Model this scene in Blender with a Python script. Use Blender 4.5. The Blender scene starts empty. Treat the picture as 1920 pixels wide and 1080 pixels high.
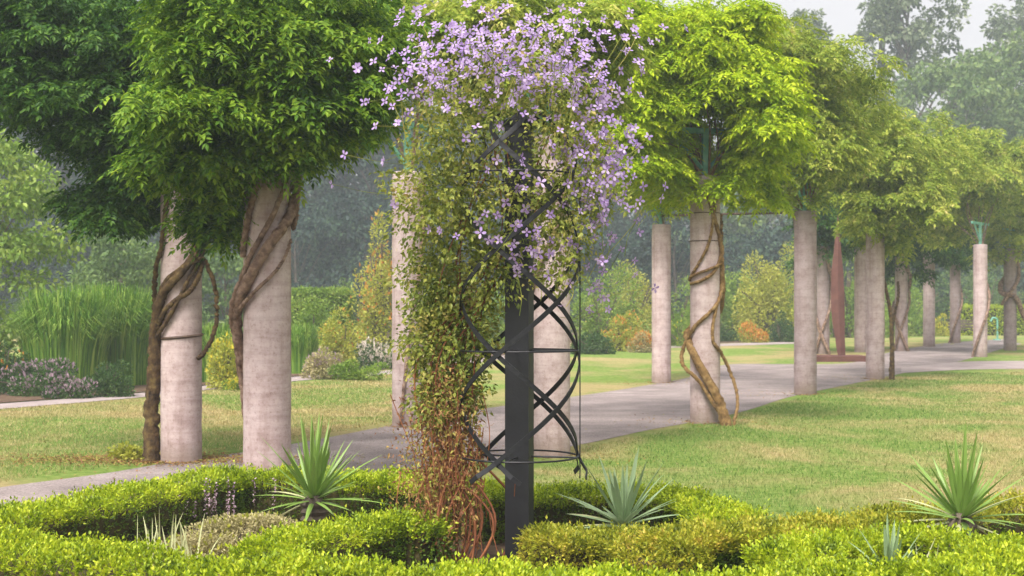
import bpy, math
import numpy as np
from mathutils import Matrix, Vector

# ------------------------------------------------------------------ camera, sky, sun, exposure
S = bpy.context.scene
COL = S.collection
FPX, CX, HY, EYE = 2500.0, 960.0, 585.0, 1.6      # focal length in photo pixels, centre column, horizon row, eye height

cam_d = bpy.data.cameras.new("camera")
cam = bpy.data.objects.new("camera", cam_d)
COL.objects.link(cam)
cam.location = (0, 0, EYE)
cam.rotation_euler = (math.radians(90), 0, 0)
cam_d.sensor_width = 36.0
cam_d.lens = FPX / 1920 * 36
cam_d.shift_y = (HY - 540) / 1920
cam_d.clip_end = 2000
cam_d.dof.use_dof = True
cam_d.dof.focus_distance = 8.6
cam_d.dof.aperture_fstop = 5.0
S.camera = cam

SUN_EL, SUN_AZ = math.radians(56), math.radians(205)     # azimuth measured from +Y towards +X: behind the camera, a little left
w = bpy.data.worlds.new("World")
S.world = w
w.use_nodes = True
wn = w.node_tree
bg = wn.nodes["Background"]
sky = wn.nodes.new("ShaderNodeTexSky")
sky.sky_type = 'NISHITA'
sky.sun_disc = False
sky.sun_elevation = SUN_EL
sky.sun_rotation = SUN_AZ
sky.dust_density = 6.0
sky.air_density = 1.0
hs = wn.nodes.new("ShaderNodeHueSaturation")
hs.inputs["Saturation"].default_value = 0.10
hs.inputs["Value"].default_value = 1.0
tint = wn.nodes.new("ShaderNodeMix")
tint.data_type = 'RGBA'
tint.blend_type = 'MULTIPLY'
tint.inputs[0].default_value = 1.0
tint.inputs[7].default_value = (1.0, 0.95, 0.955, 1)
wn.links.new(sky.outputs[0], hs.inputs["Color"])
wn.links.new(hs.outputs[0], tint.inputs[6])
wn.links.new(tint.outputs[2], bg.inputs[0])
bg.inputs[1].default_value = 0.12

sun_d = bpy.data.lights.new("sun", 'SUN')
sun = bpy.data.objects.new("sun", sun_d)
COL.objects.link(sun)
sun_d.energy = 1.5
sun_d.angle = math.radians(14)
sun_d.color = (1.0, 0.94, 0.87)
to_sun = Vector((math.sin(SUN_AZ) * math.cos(SUN_EL), math.cos(SUN_AZ) * math.cos(SUN_EL), math.sin(SUN_EL)))
sun.rotation_euler = to_sun.to_track_quat('Z', 'Y').to_euler()
sun.location = (0, 0, 30)

S.view_settings.view_transform = 'Standard'
S.view_settings.look = 'None'
S.view_settings.gamma = 1
S.view_settings.exposure = 1.3
S.view_settings.use_curve_mapping = False
S.cycles.use_denoising = True
S.cycles.max_bounces = 7
S.cycles.diffuse_bounces = 3
S.cycles.transmission_bounces = 4
S.cycles.volume_bounces = 1

rng = np.random.default_rng(7)

# ------------------------------------------------------------------ geometry helpers
def gz(y):
    t = np.clip((np.asarray(y, float) - 27) / 28, 0, 1)
    return 0.33 * t * t * (3 - 2 * t)

def P(px, py, d):
    return np.array([(px - CX) * d / FPX, d, EYE - (py - HY) * d / FPX])

def G(px, py):                       # photo pixel -> point of the ground
    d = 20.0
    for _ in range(60):
        d = 0.5 * d + 0.5 * min(140.0, (EYE - float(gz(d))) * FPX / max(py - HY, 8))
    return np.array([(px - CX) * d / FPX, d, float(gz(d))])

def GH(px, py, z):                   # photo pixel -> point at height z above flat ground
    d = (EYE - z) * FPX / (py - HY)
    return np.array([(px - CX) * d / FPX, d, z])

def C(r, g, b, k=1.0):
    f = lambda v: ((v / 255) / 12.92 if v / 255 <= 0.04045 else ((v / 255 + 0.055) / 1.055) ** 2.4) * k
    return (f(r), f(g), f(b), 1)

def mesh(name, V, F, mats, mi=None, smooth=False):
    V = np.asarray(V, np.float32).reshape(-1, 3)
    me = bpy.data.meshes.new(name)
    if isinstance(F, np.ndarray):
        n, k = F.shape
        me.vertices.add(len(V)); me.vertices.foreach_set("co", V.ravel())
        me.loops.add(n * k); me.loops.foreach_set("vertex_index", F.astype(np.int32).ravel())
        me.polygons.add(n)
        me.polygons.foreach_set("loop_start", np.arange(0, n * k, k, dtype=np.int32))
        me.polygons.foreach_set("loop_total", np.full(n, k, np.int32))
    else:
        me.from_pydata([tuple(map(float, v)) for v in V], [], [tuple(map(int, f)) for f in F])
    for m in (mats if isinstance(mats, (list, tuple)) else [mats]):
        me.materials.append(m)
    if mi is not None:
        me.polygons.foreach_set("material_index", np.asarray(mi, np.int32))
    me.polygons.foreach_set("use_smooth", np.full(len(me.polygons), smooth))
    me.update(calc_edges=True)
    me.validate()
    return me

def obj(name, me, parent=None, loc=None, kind=None):
    o = bpy.data.objects.new(name, me)
    COL.objects.link(o)
    if parent is not None:
        o.parent = parent
    if loc is not None:
        o.location = [float(v) for v in loc]
    if kind:
        o["kind"] = kind
    return o

def thing(name, label, cat, loc, group=None, rz=0):
    o = bpy.data.objects.new(name, None)
    COL.objects.link(o)
    o.empty_display_size = 0.2
    o.location = [float(v) for v in loc]
    o.rotation_euler = (0, 0, rz)
    o["label"] = label
    o["category"] = cat
    if group:
        o["group"] = group
    return o

def tag(o, label, cat, group=None):
    o["label"] = label; o["category"] = cat
    if group: o["group"] = group
    return o

def copy_tree(root, loc, rz, sc, label, group=None):
    r = root.copy(); COL.objects.link(r)
    r.location = [float(v) for v in loc]; r.rotation_euler = (0, 0, rz); r.scale = sc if hasattr(sc, '__len__') else (sc, sc, sc)
    r["label"] = label
    if group: r["group"] = group
    elif "group" in r: del r["group"]
    for ch in list(root.children):
        c = ch.copy(); COL.objects.link(c); c.parent = r
        for g in list(ch.children):
            e = g.copy(); COL.objects.link(e); e.parent = c
    return r

def norm(v):
    v = np.asarray(v, float)
    return v / np.maximum(np.linalg.norm(v, axis=-1, keepdims=True), 1e-9)

def spline(pts, n):
    pts = np.asarray(pts, float)
    m = len(pts)
    if m == 2:
        t = np.linspace(0, 1, n)[:, None]
        return pts[0] * (1 - t) + pts[1] * t
    ext = np.vstack([2 * pts[0] - pts[1], pts, 2 * pts[-1] - pts[-2]])
    u = np.linspace(0, m - 1 - 1e-6, n)
    i = u.astype(int); t = (u - i)[:, None]
    p0, p1, p2, p3 = ext[i], ext[i + 1], ext[i + 2], ext[i + 3]
    return 0.5 * (2 * p1 + (p2 - p0) * t + (2 * p0 - 5 * p1 + 4 * p2 - p3) * t ** 2 + (3 * p1 - p0 - 3 * p2 + p3) * t ** 3)

def tube(pts, rad, seg=7, n=None, wob=0.0, r=rng, flat=1.0):
    """pts (k,3), rad scalar or (k,) -> verts, quads"""
    pts = np.asarray(pts, float)
    rad = np.broadcast_to(np.asarray(rad, float), (len(pts),))
    if n:
        pr = spline(np.hstack([pts, rad[:, None]]), n)
        pts, rad = pr[:, :3], np.maximum(pr[:, 3], 0.0005)
    T = norm(np.gradient(pts, axis=0))
    ref = np.array([0, 0, 1.0]) if abs(T[:, 2]).mean() < 0.8 else np.array([0, 1.0, 0])
    A = norm(np.cross(T, ref)); B = np.cross(T, A)
    a = np.linspace(0, 2 * math.pi, seg, endpoint=False)
    rr = rad[:, None] * (1 + wob * r.standard_normal((len(pts), seg)))
    V = pts[:, None, :] + rr[..., None] * (np.cos(a)[None, :, None] * A[:, None, :] + flat * np.sin(a)[None, :, None] * B[:, None, :])
    m = len(pts)
    i = np.arange(m - 1)[:, None] * seg; j = np.arange(seg)[None, :]; j2 = (j + 1) % seg
    F = np.stack([i + j, i + j2, i + seg + j2, i + seg + j], -1).reshape(-1, 4)
    return V.reshape(-1, 3), F

def join(parts):
    Vs, Fs, o = [], [], 0
    for V, F in parts:
        Vs.append(V); Fs.append(F + o); o += len(V)
    return np.vstack(Vs), np.vstack(Fs)

def box(x0, x1, y0, y1, z0, z1):
    V = np.array([[x, y, z] for z in (z0, z1) for y in (y0, y1) for x in (x0, x1)], float)
    F = np.array([[0, 2, 3, 1], [4, 5, 7, 6], [0, 1, 5, 4], [2, 6, 7, 3], [0, 4, 6, 2], [1, 3, 7, 5]])
    return V, F

def lathe(prof, seg=32):
    a = np.linspace(0, 2 * math.pi, seg, endpoint=False)
    V = np.array([[r * math.cos(t), r * math.sin(t), z] for r, z in prof for t in a])
    m = len(prof)
    i = np.arange(m - 1)[:, None] * seg; j = np.arange(seg)[None, :]; j2 = (j + 1) % seg
    F = np.stack([i + j, i + j2, i + seg + j2, i + seg + j], -1).reshape(-1, 4)
    return V, F

def leaves(B, D, U, L, W, fold=0.15, sag=0.1):
    """N folded leaf blades, two triangles each"""
    n = len(B)
    L = np.broadcast_to(np.asarray(L, float), (n,))[:, None]; W = np.broadcast_to(np.asarray(W, float), (n,))[:, None]
    Wd = norm(np.cross(D, U)); N = np.cross(Wd, D)
    mid = B + D * L * 0.45 + N * W * fold
    tip = B + D * L - np.array([0, 0, 1.0]) * L * sag
    V = np.stack([B, mid + Wd * W * 0.5, tip, mid - Wd * W * 0.5], 1).reshape(-1, 3)
    k = np.arange(n)[:, None] * 4
    F = np.stack([k + [0, 1, 2], k + [0, 2, 3]], 1).reshape(-1, 3)
    return V, F

Z = np.array([0, 0, 1.0])

def compound(B, D, L, pairs, r, ratio=0.34, lw=0.42, droop=0.3):
    """pinnate leaves (wisteria): N rachises with 2*pairs+1 leaflets"""
    n = len(B)
    D = norm(D); L = np.broadcast_to(np.asarray(L, float), (n,))[:, None]
    U = norm(Z - D * (D @ Z)[:, None] + 0.25 * r.standard_normal((n, 3))); Sd = norm(np.cross(D, U))
    bb, dd, uu, ll = [], [], [], []
    for t in np.linspace(0.22, 0.92, pairs):
        base = B + D * L * t - Z * droop * L * t * t
        for s in (-1, 1):
            dd.append(norm(Sd * s * 0.85 + D * 0.5 - Z * 0.2 + 0.16 * r.standard_normal((n, 3))))
            bb.append(base); uu.append(norm(U + 0.3 * r.standard_normal((n, 3))))
            ll.append((L * ratio * (1.05 - 0.5 * abs(t - 0.5)) * r.uniform(0.85, 1.15, (n, 1)))[:, 0])
    bb.append(B + D * L * 0.95 - Z * droop * L * 0.9); dd.append(norm(D - 0.6 * Z)); uu.append(U); ll.append((L * ratio)[:, 0])
    B2, D2, U2, L2 = map(np.concatenate, (bb, dd, uu, ll))
    return leaves(B2, D2, U2, L2, L2 * lw)

# ------------------------------------------------------------------ materials
def nmat(name):
    m = bpy.data.materials.new(name); m.use_nodes = True
    nt = m.node_tree; nt.nodes.clear()
    out = nt.nodes.new("ShaderNodeOutputMaterial")
    return m, nt, out

def ramp(nt, src, stops):
    r = nt.nodes.new("ShaderNodeValToRGB")
    while len(r.color_ramp.elements) < len(stops):
        r.color_ramp.elements.new(0.5)
    for e, (p, c) in zip(r.color_ramp.elements, stops):
        e.position = p; e.color = c
    nt.links.new(src, r.inputs[0])
    return r.outputs[0]

def noise(nt, scale, detail=4, rough=0.55, vec=None, dist=0.0):
    n = nt.nodes.new("ShaderNodeTexNoise")
    n.inputs["Scale"].default_value = scale; n.inputs["Detail"].default_value = detail
    n.inputs["Roughness"].default_value = rough; n.inputs["Distortion"].default_value = dist
    if vec is not None: nt.links.new(vec, n.inputs["Vector"])
    return n.outputs[0]

def coord(nt, kind="Object", scale=(1, 1, 1)):
    t = nt.nodes.new("ShaderNodeTexCoord"); mp = nt.nodes.new("ShaderNodeMapping")
    mp.inputs["Scale"].default_value = scale
    nt.links.new(t.outputs[kind], mp.inputs[0])
    return mp.outputs[0]

def mixc(nt, fac, a, b, mode='MIX'):
    m = nt.nodes.new("ShaderNodeMix"); m.data_type = 'RGBA'; m.blend_type = mode
    for i, v in ((0, fac), (6, a), (7, b)):
        if hasattr(v, "is_linked") or hasattr(v, "links"): nt.links.new(v, m.inputs[i])
        else: m.inputs[i].default_value = v
    return m.outputs[2]

def leafmat(name, stops, trans=0.3, rough=0.5, spec=0.35, dry=None, clump=None):
    m, nt, out = nmat(name)
    g = nt.nodes.new("ShaderNodeNewGeometry")
    if clump:
        mr = nt.nodes.new("ShaderNodeMapRange"); mr.inputs[1].default_value = 0.3; mr.inputs[2].default_value = 0.7
        nt.links.new(noise(nt, clump, 3, 0.6, coord(nt, "Object")), mr.inputs[0])
        mm = nt.nodes.new("ShaderNodeMix"); mm.inputs[0].default_value = 0.55
        nt.links.new(g.outputs["Random Per Island"], mm.inputs[2]); nt.links.new(mr.outputs[0], mm.inputs[3])
        col = ramp(nt, mm.outputs[0], stops)
    else:
        col = ramp(nt, g.outputs["Random Per Island"], stops)
    if dry:
        f = ramp(nt, noise(nt, 0.36, 6, 0.65, coord(nt, "Object", (0.85, 0.8, 1)), 0.6), [(0.44, (0, 0, 0, 1)), (0.60, (0.85, 0.85, 0.85, 1))])
        col = mixc(nt, f, col, ramp(nt, g.outputs["Random Per Island"], dry))
    b = nt.nodes.new("ShaderNodeBsdfPrincipled")
    nt.links.new(col, b.inputs["Base Color"])
    b.inputs["Roughness"].default_value = rough
    b.inputs["Specular IOR Level"].default_value = spec
    t = nt.nodes.new("ShaderNodeBsdfTranslucent")
    tc = mixc(nt, 0.6, col, (0.75, 0.9, 0.12, 1), 'MULTIPLY')
    nt.links.new(col, t.inputs[0])
    mx = nt.nodes.new("ShaderNodeMixShader"); mx.inputs[0].default_value = trans
    nt.links.new(b.outputs[0], mx.inputs[1]); nt.links.new(t.outputs[0], mx.inputs[2])
    nt.links.new(mx.outputs[0], out.inputs[0])
    return m

def surfmat(name, stops, scale=3, detail=6, rough=0.85, bump=0.0, bscale=30, stretch=(1, 1, 1), spec=0.3, metal=0.0, second=None, kind="Object"):
    m, nt, out = nmat(name)
    v = coord(nt, kind, stretch)
    col = ramp(nt, noise(nt, scale, detail, 0.6, v), stops)
    if second:
        sc2, st2, amt = second
        col = mixc(nt, amt, col, ramp(nt, noise(nt, sc2, 5, 0.6, v), st2), 'MULTIPLY')
    b = nt.nodes.new("ShaderNodeBsdfPrincipled")
    nt.links.new(col, b.inputs["Base Color"])
    b.inputs["Roughness"].default_value = rough
    b.inputs["Specular IOR Level"].default_value = spec
    b.inputs["Metallic"].default_value = metal
    if bump:
        bp = nt.nodes.new("ShaderNodeBump"); bp.inputs["Strength"].default_value = bump; bp.inputs["Distance"].default_value = 0.02
        nt.links.new(noise(nt, bscale, 6, 0.65, v), bp.inputs["Height"])
        nt.links.new(bp.outputs[0], b.inputs["Normal"])
    nt.links.new(b.outputs[0], out.inputs[0])
    return m

def g3(a, b, c): return [(0.0, a), (0.5, b), (1.0, c)]

M = {}
M['wist_dark'] = leafmat('wisteria_leaf_deep', [(0.1, C(28, 58, 20)), (0.5, C(56, 94, 30)), (0.8, C(96, 132, 44)), (1, C(124, 152, 58))], 0.32, 0.55, 0.2, clump=2.2)  # shade on the back left crown is painted into these deeper greens
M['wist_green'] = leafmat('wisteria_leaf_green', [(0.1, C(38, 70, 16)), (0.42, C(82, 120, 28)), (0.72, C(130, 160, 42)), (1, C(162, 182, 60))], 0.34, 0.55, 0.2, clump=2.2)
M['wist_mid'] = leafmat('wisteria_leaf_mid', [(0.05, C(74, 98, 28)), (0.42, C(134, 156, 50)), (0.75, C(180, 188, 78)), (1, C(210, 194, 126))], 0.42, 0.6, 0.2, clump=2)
M['wist_bright'] = leafmat('wisteria_leaf_bright', [(0.05, C(88, 124, 16)), (0.4, C(152, 180, 28)), (0.75, C(192, 208, 44)), (1, C(214, 214, 76))], 0.42, 0.6, 0.2, clump=1.8)  # brightest and yellowest greens of the wisteria crowns
M['hedge'] = leafmat('hedge_leaf_golden', [(0.1, C(66, 92, 14)), (0.42, C(146, 170, 28)), (0.76, C(194, 206, 46)), (1, C(214, 212, 84))], 0.36, 0.45, clump=5)
M['hedge_olive'] = leafmat('hedge_leaf_olive', [(0.08, C(76, 92, 22)), (0.4, C(142, 152, 36)), (0.75, C(186, 180, 58)), (1, C(202, 166, 88))], 0.34, 0.5, clump=5)
M['hedge_shaded'] = leafmat('hedge_leaf_shaded_side', [(0, C(44, 70, 16)), (0.5, C(84, 112, 24)), (1, C(124, 144, 34))], 0.3, 0.5, clump=5)  # darker copy of the hedge greens, shade painted on the lower sides
M['clem_leaf'] = leafmat('clematis_leaf', [(0.05, C(66, 84, 30)), (0.35, C(108, 124, 44)), (0.62, C(152, 158, 66)), (0.85, C(188, 176, 100)), (1, C(158, 104, 68))], 0.38, 0.5, clump=5)
M['clem_dry'] = leafmat('clematis_dry_leaf', [(0, C(110, 70, 48)), (0.4, C(150, 106, 68)), (0.7, C(166, 142, 78)), (1, C(148, 156, 66))], 0.25, 0.7)
M['petal'] = leafmat('clematis_petal', [(0, C(150, 124, 182)), (0.5, C(178, 152, 204)), (1, C(204, 184, 218))], 0.35, 0.6)
M['stamen'] = surfmat('clematis_stamen', [(0, C(96, 62, 120)), (1, C(130, 84, 140))], 20)
M['yucca'] = leafmat('yucca_leaf', [(0, C(70, 110, 42)), (0.5, C(116, 150, 66)), (1, C(170, 190, 110))], 0.2, 0.4, 0.5)
M['yucca_blue'] = leafmat('yucca_leaf_blue', [(0, C(92, 124, 84)), (0.5, C(132, 158, 114)), (1, C(178, 192, 150))], 0.2, 0.45, 0.5)
M['yucca_pale'] = leafmat('yucca_leaf_pale', [(0, C(160, 172, 110)), (1, C(206, 206, 160))], 0.2, 0.5, 0.4)
M['forest'] = leafmat('forest_leaf', [(0.1, C(14, 30, 30)), (0.45, C(34, 60, 50)), (0.7, C(66, 94, 66)), (1, C(96, 118, 78))], 0.25, 0.6, clump=0.22)
M['forest_l'] = leafmat('forest_leaf_light', [(0, C(62, 92, 46)), (0.5, C(100, 126, 62)), (1, C(144, 160, 88))], 0.3, 0.6, clump=0.4)
M['poplar'] = leafmat('poplar_leaf', [(0, C(78, 96, 66)), (0.5, C(112, 126, 90)), (1, C(160, 166, 134))], 0.3, 0.55, clump=0.4)
M['shrub_l'] = leafmat('shrub_leaf_light', [(0, C(76, 110, 34)), (0.5, C(122, 152, 54)), (1, C(176, 190, 92))], 0.34, 0.5, clump=1.2)
M['shrub_d'] = leafmat('shrub_leaf_dark', [(0, C(38, 68, 30)), (0.5, C(64, 96, 42)), (1, C(98, 122, 62))], 0.28, 0.55, clump=1.2)
M['shrub_y'] = leafmat('shrub_leaf_yellow', [(0, C(128, 142, 44)), (0.5, C(172, 176, 66)), (1, C(208, 200, 104))], 0.34, 0.55, clump=1.2)
M['shrub_tan'] = leafmat('shrub_leaf_tan', [(0, C(126, 124, 78)), (0.5, C(174, 166, 116)), (1, C(212, 200, 156))], 0.25, 0.7, clump=3)
M['bloom_pink'] = leafmat('bloom_mauve', [(0, C(150, 122, 140)), (1, C(196, 172, 180))], 0.3, 0.6)
M['bloom_orange'] = leafmat('bloom_orange', [(0, C(186, 112, 40)), (0.6, C(214, 150, 60)), (1, C(224, 186, 96))], 0.3, 0.6)
M['bloom_white'] = leafmat('bloom_cream', [(0, C(206, 190, 176)), (1, C(236, 226, 214))], 0.3, 0.6)
M['bloom_yellow'] = leafmat('bloom_yellow', [(0, C(206, 190, 40)), (1, C(232, 216, 80))], 0.3, 0.6)
M['grass_tall'] = leafmat('tall_grass_blade', [(0, C(62, 104, 30)), (0.5, C(104, 146, 46)), (1, C(160, 184, 84))], 0.32, 0.5)
M['blade'] = leafmat('lawn_blade', [(0, C(84, 118, 44)), (0.45, C(126, 148, 72)), (0.75, C(168, 164, 104)), (1, C(190, 168, 122))], 0.3, 0.6, 0.2, [(0, C(140, 122, 80)), (0.6, C(186, 164, 116)), (1, C(212, 194, 148))])
M['blade_green'] = leafmat('lawn_blade_green', [(0, C(72, 106, 42)), (0.5, C(106, 138, 62)), (0.85, C(146, 160, 92)), (1, C(176, 166, 116))], 0.3, 0.6, 0.2, [(0, C(130, 128, 74)), (0.6, C(182, 164, 112)), (1, C(208, 192, 144))])
M['bark'] = surfmat('wisteria_bark', [(0.3, C(78, 60, 50)), (0.5, C(132, 108, 92)), (0.7, C(170, 146, 128))], 14, 8, 0.95, 1.0, 50)
M['bark_moss'] = surfmat('wisteria_bark_mossy', [(0.3, C(44, 34, 26)), (0.5, C(82, 64, 42)), (0.7, C(116, 98, 58))], 14, 8, 0.95, 1.0, 50)
M['bark_gold'] = surfmat('wisteria_bark_golden', [(0.3, C(78, 60, 38)), (0.5, C(128, 100, 60)), (0.7, C(164, 138, 94))], 14, 8, 0.95, 1.0, 50)
M['bark_tree'] = surfmat('tree_bark', [(0.3, C(60, 52, 44)), (0.7, C(120, 108, 94))], 3, 5, 0.95, 0.4, 10)
M['stem_red'] = surfmat('clematis_stem', [(0.3, C(96, 54, 36)), (0.7, C(160, 104, 66))], 8, 4, 0.85)
M['twig'] = surfmat('hedge_twig', [(0.3, C(40, 40, 18)), (0.7, C(74, 66, 32))], 12, 4, 0.95)
M['iron'] = surfmat('black_iron', [(0.3, C(17, 18, 21)), (0.7, C(28, 29, 32))], 9, 4, 0.5, 0.1, 60, spec=0.35)
M['strap'] = surfmat('dark_strap', [(0.3, C(66, 52, 44)), (0.7, C(96, 78, 64))], 9, 3, 0.7)
M['copper'] = surfmat('copper_patina', [(0.3, C(84, 144, 122)), (0.6, C(128, 182, 160)), (0.8, C(150, 190, 168))], 7, 5, 0.75, 0.2, 40)
M['rust'] = surfmat('rusted_steel', [(0.3, C(84, 54, 48)), (0.7, C(110, 74, 66))], 4, 6, 0.85, 0.2, 40)

def concrete(name='column_concrete', k=1.0):
    m, nt, out = nmat(name)
    v = coord(nt, "Object")
    vb = coord(nt, "Object", (0.35, 0.35, 4.0))
    oi = nt.nodes.new("ShaderNodeObjectInfo")
    base = ramp(nt, noise(nt, 3.0, 10, 0.75, v), [(0.28, tuple(q * k for q in C(146, 124, 119)[:3]) + (1,)), (0.5, tuple(q * k for q in C(184, 166, 163)[:3]) + (1,)), (0.7, tuple(q * k for q in C(200, 186, 184)[:3]) + (1,))])
    band = ramp(nt, noise(nt, 5.0, 6, 0.7, vb), [(0.35, (0.70, 0.66, 0.64, 1)), (0.55, (1, 1, 1, 1))])
    c = mixc(nt, 0.55, base, band, 'MULTIPLY')
    streak = ramp(nt, noise(nt, 5.0, 4, 0.6, coord(nt, "Object", (2.2, 2.2, 0.22))), [(0.34, (0.66, 0.6, 0.56, 1)), (0.52, (1, 1, 1, 1))])
    c = mixc(nt, 0.5 * k, c, streak, 'MULTIPLY')
    pits = ramp(nt, noise(nt, 34, 5, 0.7, v), [(0.30, (0.55, 0.48, 0.45, 1)), (0.46, (1, 1, 1, 1))])
    c = mixc(nt, 0.7, c, pits, 'MULTIPLY')
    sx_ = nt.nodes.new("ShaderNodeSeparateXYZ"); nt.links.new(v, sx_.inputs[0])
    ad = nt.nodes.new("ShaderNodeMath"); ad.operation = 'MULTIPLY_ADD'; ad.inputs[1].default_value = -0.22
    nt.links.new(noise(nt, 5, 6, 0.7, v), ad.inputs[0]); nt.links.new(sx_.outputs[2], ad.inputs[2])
    foot_shade_dirt = ramp(nt, ad.outputs[0], [(0.0, (0.45, 0.45, 0.45, 1)), (0.16, (0, 0, 0, 1))])  # contact shade and dirt painted together round the foot of the shaft
    c = mixc(nt, foot_shade_dirt, c, C(104, 88, 66))
    b = nt.nodes.new("ShaderNodeBsdfPrincipled")
    nt.links.new(c, b.inputs["Base Color"]); b.inputs["Roughness"].default_value = 0.92
    b.inputs["Specular IOR Level"].default_value = 0.2
    bp = nt.nodes.new("ShaderNodeBump"); bp.inputs["Strength"].default_value = 0.5; bp.inputs["Distance"].default_value = 0.012
    nt.links.new(noise(nt, 20, 8, 0.7, v), bp.inputs["Height"]); nt.links.new(bp.outputs[0], b.inputs["Normal"])
    nt.links.new(b.outputs[0], out.inputs[0])
    return m
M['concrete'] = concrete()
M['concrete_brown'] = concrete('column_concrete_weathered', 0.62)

def lawnmat():
    m, nt, out = nmat('lawn_turf')
    v = coord(nt, "Object"); vl = coord(nt, "Object", (0.85, 0.8, 1))
    green = ramp(nt, noise(nt, 9, 8, 0.7, v), [(0.3, C(78, 104, 44)), (0.5, C(112, 136, 60)), (0.7, C(146, 158, 92))])
    dry = ramp(nt, noise(nt, 14, 8, 0.7, v), [(0.3, C(128, 112, 76)), (0.55, C(170, 152, 108)), (0.75, C(194, 178, 134))])
    f = ramp(nt, noise(nt, 0.36, 6, 0.65, vl, 0.6), [(0.44, (0, 0, 0, 1)), (0.60, (0.85, 0.85, 0.85, 1))])
    c = mixc(nt, f, green, dry)
    b = nt.nodes.new("ShaderNodeBsdfPrincipled")
    nt.links.new(c, b.inputs["Base Color"]); b.inputs["Roughness"].default_value = 0.95; b.inputs["Specular IOR Level"].default_value = 0.1
    bp = nt.nodes.new("ShaderNodeBump"); bp.inputs["Strength"].default_value = 0.8; bp.inputs["Distance"].default_value = 0.03
    nt.links.new(noise(nt, 60, 5, 0.7, v), bp.inputs["Height"]); nt.links.new(bp.outputs[0], b.inputs["Normal"])
    nt.links.new(b.outputs[0], out.inputs[0])
    return m
M['lawn'] = lawnmat()
M['path'] = surfmat('path_asphalt', [(0.3, C(130, 120, 117)), (0.55, C(158, 146, 143)), (0.75, C(184, 172, 168))], 1.2, 8, 0.95, 0.5, 90, second=(45, [(0.35, (0.5, 0.48, 0.47, 1)), (0.6, (1, 1, 1, 1))], 0.9))
M['path_pale'] = surfmat('path_concrete', [(0.3, C(140, 127, 124)), (0.7, C(166, 154, 150))], 1.5, 8, 0.95, 0.4, 80)
M['soil'] = surfmat('bed_soil', [(0.3, C(62, 48, 36)), (0.55, C(98, 78, 60)), (0.75, C(132, 108, 84))], 8, 8, 0.98, 0.9, 40)

# ------------------------------------------------------------------ ground, paths, beds
def sheet(name, pts, lift, mat, step=None):
    pts = [np.asarray(p, float) for p in pts]
    V = [(p[0], p[1], float(gz(p[1])) + lift) for p in pts]
    return mesh(name, V, [list(range(len(V)))], mat)

ys = np.concatenate([np.linspace(-25, 26, 12), np.linspace(27, 56, 60), np.linspace(60, 190, 14)])
xs = np.linspace(-95, 110, 24)
gv = np.array([[x, y, float(gz(y))] for y in ys for x in xs])
nx = len(xs)
gi = np.array([[j * nx + i, j * nx + i + 1, (j + 1) * nx + i + 1, (j + 1) * nx + i] for j in range(len(ys) - 1) for i in range(nx - 1)])
obj("ground", mesh("ground", gv, gi, M['lawn']), kind="structure")

def strip(name, far, near, lift, mat, n=90):
    a = spline([G(*p)[:2] for p in far], n); b = spline([G(*p)[:2] for p in near], n)
    nn = 5
    V = []
    for k in range(nn):
        t = k / (nn - 1)
        q = a * (1 - t) + b * t
        V.append(np.column_stack([q, gz(q[:, 1]) + lift]))
    V = np.vstack(V)
    F = np.array([[k * n + i, k * n + i + 1, (k + 1) * n + i + 1, (k + 1) * n + i] for k in range(nn - 1) for i in range(n - 1)])[:, ::-1]
    return obj(name, mesh(name, V, F, mat), kind="structure")

# walk between the two rows of columns
strip("path", [(-160, 940), (0, 915), (200, 888), (330, 866), (480, 845), (620, 820), (745, 796), (900, 768), (1090, 742), (1200, 725), (1300, 706), (1360, 684), (1490, 683), (1600, 680), (1680, 658), (1800, 641), (1882, 636)],
      [(-160, 1000), (0, 975), (200, 950), (330, 932), (480, 915), (640, 900), (780, 880), (940, 862), (1100, 832), (1220, 806), (1310, 790), (1400, 770), (1500, 740), (1660, 707), (1760, 686), (1820, 672), (1915, 645)], 0.006, M['path'])
# walk that forks off to the right
strip("path", [(1690, 690), (1800, 679), (1920, 677), (2100, 676)], [(1690, 700), (1800, 694), (1920, 692), (2100, 692)], 0.010, M['path_pale'], 30)
# narrow walk along the back beds
strip("path", [(-200, 774), (0, 758), (260, 738), (420, 720), (600, 703), (760, 692), (1000, 661), (1200, 650), (1490, 641)],
      [(-200, 786), (0, 768), (260, 746), (420, 728), (600, 711), (760, 699), (1000, 667), (1200, 655), (1490, 645)], 0.010, M['path_pale'])
# planted bed of the knot garden
bed = [GH(x, y, 0) for x, y in [(-400, 1010), (0, 968), (300, 918), (480, 900), (640, 905), (800, 915), (980, 945), (1150, 965), (1330, 980), (1400, 992), (1600, 985), (1800, 965), (2100, 945)]]
bed = [p[:2] for p in bed] + [np.array([5.5, 3.5]), np.array([-5.0, 3.5])]
obj("bed_soil", sheet("bed_soil", bed[::-1], 0.014, M['soil']), kind="structure")
# bare planting strip along the back beds
bb = [G(x, y)[:2] for x, y in [(-200, 773), (0, 757), (260, 737), (420, 719), (600, 702), (760, 691), (1000, 660), (1200, 649), (1490, 640)]]
bb += [np.array([30, 110.]), np.array([-60, 110.])]
obj("bed_soil", sheet("bed_soil", bb, 0.018, M['soil']), kind="structure")

def inpoly(X, Y, poly):
    ins = np.zeros(len(X), bool); j = len(poly) - 1
    for i in range(len(poly)):
        xi, yi = poly[i]; xj, yj = poly[j]
        c = ((yi > Y) != (yj > Y)) & (X < (xj - xi) * (Y - yi) / (yj - yi + 1e-12) + xi)
        ins ^= c; j = i
    return ins

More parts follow.
